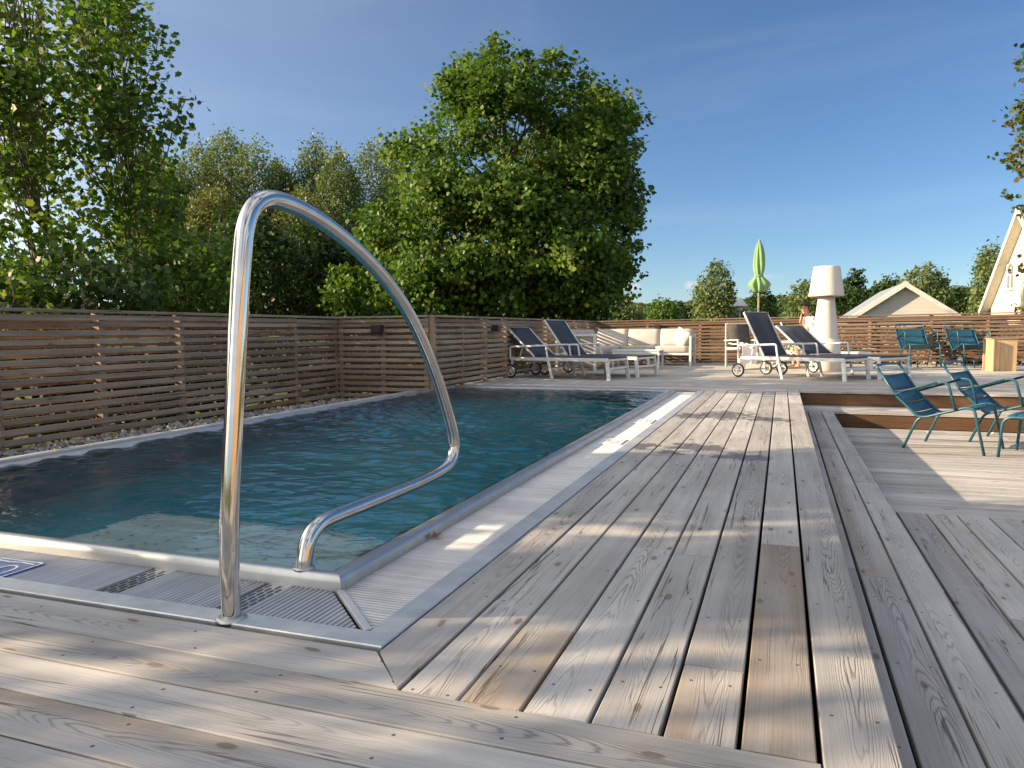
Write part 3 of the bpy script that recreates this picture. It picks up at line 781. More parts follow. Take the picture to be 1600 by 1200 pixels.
# ------------------------------------------------------------------ loungers
LL, WR = 1.82, .40
def lounger(label, x, y, rz, ang, bl=.74, mat='sling', group='sun loungers on the back deck'):
    t = thing('sun_lounger', label, 'lounger', (x, y, 0), rz, group)
    m = MB(); zr = .335; hx = .44
    for s in (-1, 1): m.bar((-.02, s*WR, zr), (LL+.02, s*WR, zr), .032, .055)
    for xx in (0., .62, 1.2, LL): m.bar((xx, -WR+.016, zr-.005), (xx, WR-.016, zr-.005), .03, .035)
    m.bar((hx-.16, -WR+.05, zr-.07), (hx-.16, WR-.05, zr-.07), .025, .025)
    m.build('frame', M['white'], t, bevel=.004)
    m = MB(); m.box((hx+LL)/2+.02, 0, zr+.034, LL-hx, 2*WR-.02, .010); m.build('seat_sling', M[mat], t, bevel=.003)
    # backrest
    ca, sa = cos(ang), sin(ang); b0 = Vector((hx, 0, zr+.035)); b1 = b0+Vector((-ca*bl, 0, sa*bl))
    bk = MB()
    n = Vector((sa, 0, ca))
    bk.sheet([[b0+(b1-b0)*f+Vector((0, s*(WR-.035), 0))+n*(.012-.02*sin(pi*f)) for s in (-1, 0, 1)] for f in (0, .2, .4, .6, .8, 1)])
    bo = bk.build('backrest', M[mat], t, solid=.008)
    f = MB()
    for s in (-1, 1): f.bar(b0+Vector((0, s*(WR-.035), 0)), b1+Vector((0, s*(WR-.035), 0)), .028, .034, up=(0, 1, 0))
    f.bar(b1+Vector((0, -WR+.05, 0)), b1+Vector((0, WR-.05, 0)), .028, .028)
    f.build('backrest_frame', M['white'], bo, bevel=.003)
    f = MB(); pm = b0+(b1-b0)*.45
    for s in (-1, 1):
        f = MB(); f.bar(pm+Vector((0, s*(WR-.08), -.015)), Vector((hx-.16-.25*ca, s*(WR-.08), zr-.03)), .02, .02, up=(0, 1, 0))
        f.build('backrest_prop', M['white'], t)
    for s in (-1, 1):
        a = MB(); a.tube(fillet([(-.01, s*(WR+.035), zr), (-.01, s*(WR+.035), .545), (.70, s*(WR+.035), .57), (.735, s*(WR+.035), zr), ], .03, 3), .017, 8, smooth=False)
        a.build('armrest', M['white'], t)
        l = MB(); l.bar((.735, s*(WR+.035), zr+.02), (.82, s*(WR+.03), 0), .032, .042, up=(1, 0, 0)); l.build('leg', M['white'], t, bevel=.004)
        l = MB(); l.bar((LL-.005, s*(WR-.01), zr), (LL+.035, s*(WR+.01), 0), .034, .06, up=(1, 0, 0)); l.build('leg', M['white'], t, bevel=.004)
        l = MB(); l.bar((.0, s*(WR-.02), zr), (0, s*(WR-.0), .10), .028, .034, up=(1, 0, 0)); l.build('wheel_bracket', M['white'], t)
        # wheel
        wy = s*(WR+.045)
        wt = MB(); wt.tube([(.105*cos(q), wy, .122+.105*sin(q)) for q in np.linspace(0, 2*pi, 25)[:-1]], .017, 8, closed=True)
        wo_ = wt.build('wheel', M['tyre'], t)
        rm = MB(); rm.tube([(.083*cos(q), wy, .122+.083*sin(q)) for q in np.linspace(0, 2*pi, 25)[:-1]], .013, 8, closed=True)
        rm.tube([(0, wy-.022, .122), (0, wy+.022, .122)], .024, 10)
        for q in range(5):
            an = q*2*pi/5+.3; rm.bar((0, wy, .122), (.08*cos(an), wy, .122+.08*sin(an)), .016, .014, up=(0, 1, 0))
        rm.build('rim', M['hub'], wo_)
    m = MB(); m.tube([(0, -WR-.04, .122), (0, WR+.04, .122)], .011, 8); m.build('axle', M['hub'], t)
    m = MB(); m.bar((LL+.012, -WR+.0, .19), (LL+.012, WR-.0, .19), .022, .032); m.build('foot_stretcher', M['white'], t)
    return t
lounger('white lounger with dark blue sling nearest the left fence, beside the pool end', -4.376, 12.76, R_(-11.5), R_(43))
lounger('white lounger with steep dark backrest just in front of the sofa', -4.027, 13.70, R_(-14), R_(53), .80)
lounger('white lounger with steepest dark backrest, right of the sofa, nearest the pool deck', -.481, 13.867, R_(-29.8), R_(62), .84)
lounger('white lounger with low dark backrest in front of the tall white lamp', .287, 14.696, R_(-38.5), R_(38), .82)
lounger('white lounger behind the tall white lamp that the person sits on', -.12, 16.98, R_(-6), R_(62), .66, 'slinggrey')

# reclining armchair with full height rear posts
def recliner():
    t = thing('reclining_chair', 'white framed chair with grey sling back beside the draped white robe', 'chair', (-.82, 17.20, 0), R_(-60))
    m = MB()
    bk = [(-.06, .40), (-.14, .62), (-.20, .95)]
    for s in (-1, 1):
        m.bar((-.20, s*.27, .0), (-.22, s*.27, .96), .028, .04, up=(0, 1, 0))
        m.bar((-.2, s*.27, .40), (.46, s*.27, .42), .028, .04)
    m.bar((-.21, -.25, .95), (-.21, .25, .95), .026, .026)
    m.build('frame', M['white'], t, bevel=.003)
    for s in (-1, 1):
        a = MB(); a.bar((-.22, s*.30, .58), (.42, s*.30, .60), .045, .022); a.build('armrest', M['white'], t, bevel=.004)
        l = MB(); l.bar((.40, s*.30, .60), (.46, s*.30, 0), .03, .036, up=(0, 1, 0)); l.build('leg', M['white'], t)
    b_ = MB(); b_.sheet([[(-.06-.15*f, s*.25, .42+.53*f) for s in (-1, 0, 1)] for f in (0, .25, .5, .75, 1)]); b_.build('backrest', M['slinggrey'], t, solid=.008)
    b_ = MB(); b_.sheet([[(-.06+.52*f, s*.25, .43-.02*sin(pi*f)) for s in (-1, 0, 1)] for f in (0, .25, .5, .75, 1)]); b_.build('seat', M['slinggrey'], t, solid=.008)
recliner()

def drape(name, label, cat, prof, y0, y1, loc, rz, ny=14, amp=.02, seed=1, mat='towel'):
    """cloth hung along a profile (x, z)"""
    r = random.Random(seed); m = MB(); P = smooth_path([(x, 0, z) for x, z in prof], 5); rows = []
    ph = [r.uniform(0, 6) for _ in range(4)]
    for i, p in enumerate(P):
        row = []
        f = i/(len(P)-1)
        for j in range(ny+1):
            v = j/ny; yy = y0+(y1-y0)*v
            w_ = amp*(sin(v*11+ph[0]+f*2)+.6*sin(v*23+ph[1]+f*5)+.5*sin(f*13+ph[2]+v*4))*(.3+abs(f-.5)*1.4)
            row.append((p.x+w_, yy+amp*.7*sin(f*9+ph[3]), p.z+.4*w_))
        rows.append(row)
    m.sheet(rows); o = m.build(name, M[mat], None, solid=.012, subsurf=1); o.location = loc; o.rotation_euler = (0, 0, rz)
    return tag(o, label, cat)
drape('bath_robe', 'white robe draped over the seat of the reclining chair', 'robe', [(-.12, .52), (.02, .50), (.20, .49), (.38, .50), (.50, .46), (.54, .30), (.56, .06)], -.31, .16, (-.80, 17.13, .0), R_(-60), amp=.025)

# ------------------------------------------------------------------ sofa and table
def cushion(mb, cx, cy, cz, sx, sy, sz, rot=None, puff=.035, rnd=None):
    """pillow-like box"""
    n = 6; vs = []; fs = []; idx = {}
    def pt(a, b2, c):
        q = [a, b2, c]
        p = [q[0]*sx/2, q[1]*sy/2, q[2]*sz/2]
        r = (abs(a)**4+abs(b2)**4+abs(c)**4)**.25
        k = 1/max(r, 1e-6)
        k = .80+.20*k
        d = (sx, sy, sz); th = min(range(3), key=lambda i: d[i])
        o = [i for i in range(3) if i != th]
        bul = puff*(1-q[o[0]]**2)*(1-q[o[1]]**2)
        p = [x*k for x in p]; p[th] += bul*(1 if q[th] > 0 else -1)*abs(q[th])
        return Vector(p)
    def key(a, b2, c):
        kk = (round(a, 4), round(b2, 4), round(c, 4))
        if kk not in idx:
            v = pt(a, b2, c); v = rot@v if rot is not None else v
            idx[kk] = len(vs); vs.append((cx+v.x, cy+v.y, cz+v.z))
        return idx[kk]
    g = [-1+2*i/n for i in range(n+1)]
    for ax in range(3):
        for s in (-1, 1):
            for i in range(n):
                for j in range(n):
                    q = []
                    for (a, b2) in ((i, j), (i+1, j), (i+1, j+1), (i, j+1)):
                        c = [0, 0, 0]; c[ax] = s; o = [(ax+1) % 3, (ax+2) % 3]; c[o[0]] = g[a]; c[o[1]] = g[b2]; q.append(key(*c))
                    fs.append(q if s > 0 else q[::-1])
    mb._add(vs, fs, None, smooth=True, rnd=rnd)
def sofa():
    t = thing('corner_sofa', 'white framed L-shaped garden sofa with beige cushions in the back corner', 'sofa', (-3.1, 17.9, 0))
    ox, oy = -3.1, 17.9
    f = MB()
    # back run: x -4.35..-1.95, y 17.4..18.25 ; side run: x -4.35..-3.55, y 14.9..17.4
    def bar(a, b2, w=.05, h=.05): f.bar(Vector(a)-Vector((ox, oy, 0)), Vector(b2)-Vector((ox, oy, 0)), w, h)
    bar((-4.38, 17.40, .27), (-1.95, 17.40, .27)); bar((-4.38, 18.22, .27), (-1.95, 18.22, .27)); bar((-4.38, 18.25, .72), (-1.95, 18.25, .72), .04, .03)
    bar((-3.58, 14.95, .27), (-3.58, 17.4, .27)); bar((-4.38, 14.95, .27), (-4.38, 18.2, .27)); bar((-4.40, 14.95, .72), (-4.40, 18.2, .72), .04, .03)
    bar((-4.38, 14.93, .72), (-3.58, 14.93, .72), .04, .04); bar((-4.38, 14.93, .34), (-3.58, 14.93, .34), .04, .04)
    bar((-1.95, 17.40, .66), (-1.95, 18.22, .66), .05, .03)
    for yy in np.linspace(15.3, 18, 8): bar((-4.41, yy, .28), (-4.41, yy, .72), .02, .03)
    f.build('frame', M['white'], t, bevel=.004)
    for (x, y, h) in ((-1.95, 17.40, .68), (-1.95, 18.22, .72), (-3.58, 14.93, .74), (-4.38, 14.93, .74), (-3.2, 18.22, .3), (-2.9, 17.40, .27), (-4.38, 18.22, .72)):
        l = MB(); l.bar((x-ox, y-oy, 0), (x-ox, y-oy, h), .055, .055, up=(1, 0, 0)); l.build('leg', M['white'], t, bevel=.004)
    p = MB(); p.box(-3.98-ox, 14.93-oy, .53, .72, .012, .34); p.box(-3.98-ox, 14.93-oy, .18, .72, .012, .16); p.build('end_panel', M['panelgrey'], t)
    for i in range(3):
        c = MB(); cushion(c, -3.97+i*.805-ox, 17.80-oy, .375, .79, .86, .15, puff=.015); c.build('seat_cushion', M['fabric'], t)
    for i in range(3):
        c = MB(); cushion(c, -3.97-ox, 15.36+i*.82-oy, .375, .78, .81, .15, puff=.015); c.build('seat_cushion', M['fabric'], t)
    rx = Matrix.Rotation(R_(-14), 3, 'X')
    for i in range(3):
        c = MB(); cushion(c, -3.87+i*.765-ox, 18.03-oy, .63, .77, .20, .42, rx, .03); c.build('back_cushion', M['fabric'], t)
    ry = Matrix.Rotation(R_(-14), 3, 'Y')
    for i in range(3):
        c = MB(); cushion(c, -4.24-ox, 15.36+i*.83-oy, .63, .20, .80, .40, ry, .03); c.build('back_cushion', M['fabric'], t)
    return t
sofa()
c = MB(); cushion(c, 0, 0, 0, .42, .16, .40, Matrix.Rotation(R_(28), 3, 'Y') @ Matrix.Rotation(R_(-35), 3, 'Z'), .04)
o = c.build('throw_pillow', M['fabric']); o.location = (-2.16, 17.66, .63); tag(o, 'loose beige pillow leaning on the right arm of the sofa', 'pillow')
t = thing('coffee_table', 'low white metal table standing in front of the garden sofa', 'table', (-2.93, 16.2, 0))
m = MB(); m.box(0, 0, .385, 1.02, .62, .03); m.build('tabletop', M['white'], t, bevel=.004)
for sx in (-1, 1):
    for sy in (-1, 1):
        l = MB(); l.box(sx*.485, sy*.285, .185, .04, .04, .37); l.build('leg', M['white'], t, bevel=.003)
m = MB()
for sy in (-1, 1): m.box(0, sy*.285, .345, .93, .03, .045)
m.build('apron', M['white'], t)

# ------------------------------------------------------------------ floor lamp, parasol
t = thing('floor_lamp', 'oversized white plastic floor lamp standing beside the person', 'lamp', (.80, 15.86, 0))
m = MB(); m.lathe([(.0, .0), (.285, .0), (.292, .015), (.286, .30), (.262, .62), (.236, .623), (.235, .64), (.205, .95), (.165, 1.3), (.150, 1.46), (0, 1.46)], 40); m.build('lamp_stand', M['cream_plastic'], t)
m = MB(); m.lathe([(.14, 1.452), (.322, 1.452), (.326, 1.46), (.324, 1.475), (.242, 2.01), (.235, 2.025), (.0, 2.03)], 48); m.build('lamp_shade', M['cream_plastic'], t)
t = thing('folded_parasol', 'closed pale green parasol with canopy tied round its pole', 'parasol', (-.46, 16.15, 0))
m = MB(); m.tube([(0, 0, .05), (0, 0, 2.60)], .021, 10); m.tube([(0, 0, 2.6), (0, 0, 2.64)], [.028, .012], 10); m.build('pole', M['barkpale'], t)
rf = random.Random(4); fold = lambda i, a: .15*sin(8*a+.45*i)+.08*sin(5*a+.8*i)+(.45*cos(2*a+.6)**3*(1-abs(i-3)/3) if 1 <= i <= 5 else 0)
m = MB(); m.lathe([(.025, 1.585), (.075, 1.565), (.13, 1.63), (.175, 1.72), (.145, 1.79), (.085, 1.87), (.065, 1.905), (.088, 1.96), (.112, 2.07), (.112, 2.22), (.098, 2.38), (.068, 2.50), (.03, 2.60)], 48, fold=fold)
m.build('canopy', M['green_fabric'], t, subsurf=1)
m = MB(); m.lathe([(.070, 1.888), (.084, 1.893), (.084, 1.917), (.070, 1.922)], 24); m.build('tie_strap', M['green_fabric'], t)
m = MB(); m.box(0, 0, .055, .44, .44, .10); m.build('base_slab', M['concrete'], t, bevel=.012)
m = MB(); m.lathe([(.032, .1), (.032, .34), (.024, .345)], 14); m.build('base_tube', M['satin'], t)

# ------------------------------------------------------------------ low armchairs of steel tube and slats
def low_chair(label, x, y, z, rz, group='petrol blue low chairs'):
    t = thing('low_armchair', label, 'chair', (x, y, z), rz, group)
    Wd = .30; r = .0135; sides = []
    for s in (-1, 1):
        yy = s*Wd
        fr = MB()
        fr.tube(fillet([(-.255, yy, .775), (-.09, yy, .53), (.13, yy, .325), (.20, yy, .325), (.555, yy, .445), (.625, yy, .43), (.72, yy, 0)], .06, 4), r, 10)
        fr.build('side_tube', M['petrol'], t)
        l = MB(); l.tube(fillet([(.20, yy*.98, .335), (.125, yy*.98, .30), (.0, yy*1.0, 0)], .06, 3), r, 10); l.build('leg', M['petrol'], t)
        a = MB(); a.tube(fillet([(-.09, yy*1.06, .535), (.345, yy*1.1, .685), (.405, yy*1.1, .665), (.47, yy*1.08, .415)], .05, 5), r*.95, 10)
        a.tube([(-.085, yy*1.08, .535), (-.085, yy*.98, .53)], r*.8, 8)
        a.tube([(.468, yy*1.09, .418), (.468, yy*.97, .418)], r*.8, 8)
        ao = a.build('armrest', M['petrol'], t)
        p = MB(); p.sheet([[(-.03+.34*f, yy*1.02-s*.028+s*q*.056+s*.012, .562+.117*f+.004*(1-q)) for q in (0, .5, 1)] for f in (0, .33, .66, 1)]); p.build('arm_slat', M['petroldark'], ao, solid=.004)
    top = MB(); top.tube(fillet([(-.245, -Wd, .76), (-.285, -Wd, .822), (-.29, 0, .83), (-.285, Wd, .822), (-.245, Wd, .76)], .055, 5), r, 10); top.build('top_rail', M['petrol'], t)
    def slat(a, b2, name, mid=.018):
        A, B = Vector(a), Vector(b2); q = MB(); n = 6
        d = (B-A); nn = Vector((-d.z, 0, d.x)).normalized()
        q.sheet([[A+d*f+Vector((0, Wd*(2*v/8-1)*.97, 0))-nn*mid*(1-(2*v/8-1)**2)*1. for v in range(9)] for f in np.linspace(0, 1, 4)])
        q.build(name, M['petroldark'], t, solid=.0035)
    pts = [(-.222, .725), (-.119, .571), (-.115, .564), (-.016, .460), (-.012, .455), (.078, .370), (.082, .3665), (.138, .331)]
    for i in range(0, 8, 2): slat((pts[i][0], 0, pts[i][1]), (pts[i+1][0], 0, pts[i+1][1]), 'back_slat')
    sp_ = [(.20, .333), (.305, .366), (.315, .369), (.425, .405), (.435, .409), (.55, .445), (.56, .447), (.632, .425)]
    for i in range(0, 8, 2): slat((sp_[i][0], 0, sp_[i][1]), (sp_[i+1][0], 0, sp_[i+1][1]), 'seat_slat', .012)
    c = MB(); c.tube([(.60, -Wd, .43), (.60, Wd, .43)], r*.9, 8); c.build('cross_tube', M['petrol'], t)
    return t
ang = math.atan2(-.34, .64)
ch = low_chair('petrol blue low steel chair nearest the camera on the lower deck', 1.31, 8.65, -.38, ang)
def dup(o, label, loc, rz):
    c = copy_tree(o); c.location = loc; c.rotation_euler = (0, 0, rz); c['label'] = label; return c
dup(ch, 'petrol blue low steel chair behind the footstool on the lower deck', (2.02, 9.27, -.38), ang)
dup(ch, 'petrol blue low chair by the back fence, farther from the wooden box', (2.74, 18.62, 0), R_(-78)).scale = (1, 1, 1.1)
dup(ch, 'petrol blue low chair by the back fence, next to the wooden box', (3.74, 18.72, 0), R_(-76)).scale = (1, 1, 1.1)
def footstool(label, x, y, z, rz, h=.40, w=.30, d=.50, grp='petrol blue footstools'):
    t = thing('footstool', label, 'stool', (x, y, z), rz, grp)
    for s in (-1, 1):
        m = MB(); m.tube(fillet([(0, s*w, 0), (.03, s*w, h-.02), (d-.03, s*w, h-.02), (d, s*w, 0)], .09, 6), .0135, 10); m.build('side_tube', M['petrol'], t)
    for i in range(5):
        q = MB(); a = .06+i*(d-.12)/5; b2 = a+(d-.12)/5-.008
        q.sheet([[(a+(b2-a)*f, w*.97*(2*v/6-1), h-.012+.012*(1-(2*v/6-1)**2)) for v in range(7)] for f in (0, .5, 1)]); q.build('seat_slat', M['petroldark'], t, solid=.0035)
    return t
fs_ = footstool('petrol blue slatted footstool in front of the low chairs on the lower deck', 2.05, 8.28, -.38, ang)
c = dup(fs_, 'petrol blue footstool before the fence chair farther from the box', (2.84, 18.0, 0), R_(-78)); c.scale = (.9, .9, .42)
c = dup(fs_, 'petrol blue footstool before the fence chair next to the box', (3.86, 18.05, 0), R_(-76)); c.scale = (.9, .9, .42)

# wooden box and bottle
t = thing('wooden_box', 'square pine plank box by the back fence beside the blue chairs', 'box', (3.92, 16.62, 0), R_(6))
m = MB()
for i in range(3): m.board((-.215+i*.1435, -.215, .0), (0, 0, 1), (1, 0, 0), .60, .1405, .022, c=.003, tone=.1)
for i in range(3): m.board((-.215+i*.1435+.14, .215, .0), (0, 0, 1), (-1, 0, 0), .60, .1405, .022, c=.003)
for s in (-1, 1):
    for i in range(3): m.board((s*.216, -s*(-.190)-s*i*.127, .0) if s > 0 else (s*.216, -.190+i*.127, .0), (0, 0, 1), (0, -1, 0) if s < 0 else (0, 1, 0), .60, .124, .022, c=.003)
bx = m.build('side_planks', M['pine'], t)
m = MB()
for i in range(3): m.board((-.225+i*.151, -.23, .60), (1, 0, 0), (0, 1, 0), .149, .46, .024, c=.003, tone=.3)
m.build('lid_planks', M['fence'], t)
t = thing('glass_bottle', 'small clear bottle with pump top under the blue fence chair', 'bottle', (3.60, 18.35, 0))
m = MB(); m.lathe([(0, .0), (.05, .0), (.055, .02), (.055, .16), (.04, .20), (.022, .22), (.022, .25)], 18); m.build('bottle_body', M['clear'], t)
m = MB(); m.lathe([(.026, .25), (.026, .28), (.01, .285), (.01, .33), (0, .335)], 12); m.bar((-.01, 0, .33), (.06, 0, .32), .014, .012); m.build('pump_top', M['signblack'], t)

# ------------------------------------------------------------------ person, seated sideways on the lounger behind the lamp
def skin_body(name, nodes, edges, mat, parent, sub=2):
    me = bpy.data.meshes.new(name); me.from_pydata([n[0] for n in nodes], edges, []); me.materials.append(mat)
    o = bpy.data.objects.new(name, me); COL.objects.link(o); o.parent = parent
    sk = o.modifiers.new('skin', 'SKIN'); sk.use_smooth_shade = True; sk.branch_smoothing = .6
    lay = me.skin_vertices[0].data if me.skin_vertices else None
    if lay is None:
        bpy.context.view_layer.update(); lay = me.skin_vertices[0].data
    for i, n in enumerate(nodes):
        r = n[1]; lay[i].radius = r if isinstance(r, tuple) else (r, r); lay[i].use_root = (i == 0)
    q = o.modifiers.new('sub', 'SUBSURF'); q.levels = sub; q.render_levels = sub
    return o
def person():
    # local frame: x to the person's front (towards -X of the world), y to the person's left, z up from the deck
    t = thing('person', 'person sitting wrapped in a white towel with chin on hand beside the lamp', 'person', (.66, 16.60, 0), R_(186))
    N = [((0, 0, .50), (.15, .12)), ((.03, 0, .66), (.125, .10)), ((.10, 0, .84), (.145, .105)), ((.15, 0, .985), (.12, .08)), ((.17, 0, 1.05), (.052, .052)), ((.195, 0, 1.10), (.05, .05)),
         ((.215, 0, 1.175), (.068, .082)), ((.215, 0, 1.255), (.074, .09)), ((.205, 0, 1.315), (.05, .06)),
         ((.02, .10, .48), (.10, .10)), ((.40, .13, .60), (.068, .068)), ((.43, .13, .58), (.06, .06)), ((.36, .13, .30), (.052, .052)), ((.34, .13, .10), (.036, .036)), ((.36, .13, .045), (.034, .034)), ((.50, .13, .03), (.028, .024)),
         ((.02, -.10, .48), (.10, .10)), ((.44, -.11, .56), (.068, .068)), ((.46, -.11, .53), (.06, .06)), ((.42, -.11, .28), (.052, .052)), ((.41, -.11, .10), (.036, .036)), ((.43, -.11, .045), (.034, .034)), ((.57, -.11, .03), (.028, .024)),
         ((.14, .17, .97), (.055, .055)), ((.22, .21, .76), (.046, .046)), ((.26, .19, .66), (.04, .04)), ((.31, .10, .85), (.034, .034)), ((.315, .05, .98), (.026, .026)), ((.305, .035, 1.05), (.030, .018)),
         ((.14, -.17, .97), (.055, .055)), ((.20, -.22, .76), (.046, .046)), ((.24, -.20, .66), (.04, .04)), ((.36, -.08, .64), (.034, .034)), ((.42, -.03, .645), (.028, .018))]
    E_ = [(0,1),(1,2),(2,3),(3,4),(4,5),(5,6),(6,7),(7,8),(0,9),(9,10),(10,11),(11,12),(12,13),(13,14),(14,15),(0,16),(16,17),(17,18),(18,19),(19,20),(20,21),(21,22),
          (3,23),(23,24),(24,25),(25,26),(26,27),(27,28),(3,29),(29,30),(30,31),(31,32),(32,33)]
    def fingers(base, d, side, curl, thumb):
        b0 = len(N); B = Vector(N[base][0]); d = Vector(d).normalized(); sd = Vector(side).normalized(); cu = Vector(curl).normalized()
        for i, (o_, L) in enumerate(((-.021, .062), (-.007, .072), (.007, .068), (.021, .052))):
            p1 = B+sd*o_+d*.045; p2 = p1+d*L*.45+cu*.006; p3 = p2+d*L*.35+cu*L*.3
            k_ = len(N); N.extend([(tuple(p1), (.010, .010)), (tuple(p2), (.009, .009)), (tuple(p3), (.0075, .0075))])
            E_.extend([(base, k_), (k_, k_+1), (k_+1, k_+2)])
        p1 = B-sd*.03+cu*.012; p2 = p1-sd*.012+d*.035+cu*.012
        k_ = len(N); N.extend([(tuple(p1), (.011, .011)), (tuple(p2), (.009, .009))]); E_.extend([(base, k_), (k_, k_+1)])
    fingers(28, (-.05, -.05, 1), (0, -1, 0), (-1, 0, 0), 1)
    fingers(33, (.8, .3, -.1), (.2, -1, 0), (0, 0, -1), 1)
    body = skin_body('body', N, E_, M['skin'], t)
    # face, turned towards the camera (+y is the person's left, the camera side)
    look = Vector((.72, .69, -.02)).normalized(); rt = Vector((look.y, -look.x, 0)); C = Vector((.21, 0, 1.235))
    f = MB(); P = C+look*.078
    f.tube([P+Vector((0, 0, .022))-look*.012, P+look*.008+Vector((0, 0, -.002)), P+look*.016+Vector((0, 0, -.018)), P+Vector((0, 0, -.026))], [.007, .010, .013, .007], 8)
    for s in (-1, 1):
        f.tube([P+rt*s*.012+Vector((0, 0, .026))-look*.008, P+rt*s*.042+Vector((0, 0, .026))-look*.022], [.007, .006], 6)
        e = C+rt*s*.088-look*.005; f.tube([e+Vector((0, 0, .028)), e+rt*s*.008, e+Vector((0, 0, -.026))], [.008, .016, .008], 8)
    f.build('face_features', M['skin'], body)
    e = MB()
    for s in (-1, 1):
        q = P+rt*s*.030+Vector((0, 0, .012))-look*.010; e.tube([q-rt*.011, q, q+rt*.011], [.003, .0065, .003], 8)
    e.build('eyes', M['hair'], body)
    e = MB(); q = P+Vector((0, 0, -.052))-look*.006; e.tube([q-rt*.022-look*.006, q, q+rt*.022-look*.006], [.003, .006, .003], 8); e.build('mouth', M['signred'], body)
    h = MB(); n = 24; rows = []
    for i in range(10):
        th = i/9*R_(118); row = []
        for j in range(n+1):
            a = 2*pi*j/n; dv = Vector((cos(a)*sin(th), sin(a)*sin(th), cos(th)))
            fr = dv.x*look.x+dv.y*look.y
            lim = 1.0
            if th > R_(52) and fr > .30: dv2 = Vector((dv.x, dv.y, max(dv.z, .55))).normalized(); dv = dv2
            rr = 1+.05*sin(7*a+3*th)+.03*sin(13*a)
            row.append(C+Vector((dv.x*.092*rr, dv.y*.098*rr, dv.z*.118*rr+.018)))
        rows.append(row)
    h.sheet(rows); h.tube(smooth_path([C-look*.08+Vector((0, 0, .03)), C-look*.115+Vector((0, 0, -.02)), C-look*.09+Vector((0, 0, -.08))], 4), [.03]*4+[.034]*4+[.015], 10)
    h.build('hair', M['hair'], t)
    # towel over the shoulders and back, hanging to the seat
    tw = MB(); rows = []
    sh = [(1.075, .085, .075, .165), (1.05, .17, .11, .15), (1.0, .245, .145, .13), (.90, .265, .165, .11), (.78, .265, .175, .08), (.66, .25, .18, .05), (.56, .24, .20, .03), (.46, .25, .21, .02)]
    for z, ry, rx, cx in sh:
        row = []
        for j in range(29):
            a = R_(40+280*j/28)
            w_ = 1+.05*sin(9*a+z*9)+.03*sin(17*a-z*14)
            row.append((cx+rx*cos(a)*w_, ry*sin(a)*w_, z+.012*sin(5*a)))
        rows.append(row)
    tw.sheet(rows); tw.build('towel_wrap', M['towel'], t, solid=.014, subsurf=1)
    sk_ = MB(); rows = []
    for x_, hw, z in ((-.14, .20, .50), (.0, .215, .585), (.15, .22, .615), (.28, .215, .64)):
        rows.append([(x_, hw*cos(a), z-.12+.14*sin(a)+.01*sin(9*a+x_*8)) for a in np.linspace(-.35, pi+.35, 19)])
    sk_.sheet(rows); sk_.build('lap_towel', M['towel'], t, solid=.014, subsurf=1)
person()

# ------------------------------------------------------------------ buildings
def gable_house(t, xg, yr, half, z_ridge, z_eave, L, axis, wallmat, over=.45, eave_over=.5, roof_t=.16, barge=.26, trim=None):
    trim = trim or M['trim']
    """gable wall in the plane xg (axis 'x': ridge runs +x) or yg (axis 'y': ridge runs +y); local to world axes"""
    def P(a, b2, z): return Vector((xg+a, yr+b2, z)) if axis == 'x' else Vector((yr-b2, xg+a, z))
    zb = -.6
    m = MB(); pts = [P(0, -half, zb), P(0, half, zb), P(0, half, z_eave), P(0, 0, z_ridge), P(0, -half, z_eave)]
    back = [p+(P(L, 0, 0)-P(0, 0, 0)) for p in pts]
    m._add(pts+back, [[0, 1, 2, 3, 4][::-1], [5, 6, 7, 8, 9], [0, 4, 9, 5], [1, 6, 7, 2], [4, 3, 8, 9], [3, 2, 7, 8]])
    wall = m.build('wall', wallmat, t)
    sl_ = (z_ridge-z_eave)/half
    r = MB(); tr = MB()
    for s in (-1, 1):
        e = half+eave_over
        top = [P(-over, 0, z_ridge+.06), P(-over, s*e, z_ridge-sl_*e+.06), P(L+over, s*e, z_ridge-sl_*e+.06), P(L+over, 0, z_ridge+.06)]
        upv = Vector((0, 0, roof_t))
        bot = top; tp = [p+upv for p in top]
        r._add(bot+tp, [[0, 1, 2, 3], [4, 7, 6, 5], [0, 4, 5, 1], [1, 5, 6, 2], [2, 6, 7, 3], [3, 7, 4, 0]])
        # barge board and soffit
        q0, q1 = P(-over-.03, 0, z_ridge+.06+roof_t), P(-over-.03, s*e, z_ridge-sl_*e+.06+roof_t)
        tr.bar(q0-Vector((0, 0, .08)), q1-Vector((0, 0, .08)), .05, barge)
        q0, q1 = P(-over/2, 0, z_ridge+.03), P(-over/2, s*e, z_ridge-sl_*e+.03)
        tr.bar(q0, q1, over*.98, .03)
    q = P(-over-.03, 0, z_ridge+.06+roof_t-.08); tr.box(q.x, q.y, q.z, .056 if axis == 'x' else barge, barge if axis == 'x' else .056, barge*1.15)
    ro = r.build('roof', M['roof'], t)
    tr.build('barge_board', trim, t)
    return P
t = thing('white_house', 'cream clad house with steep gable and narrow windows at the right edge', 'house', (8, 32.2, 0))
_T = t
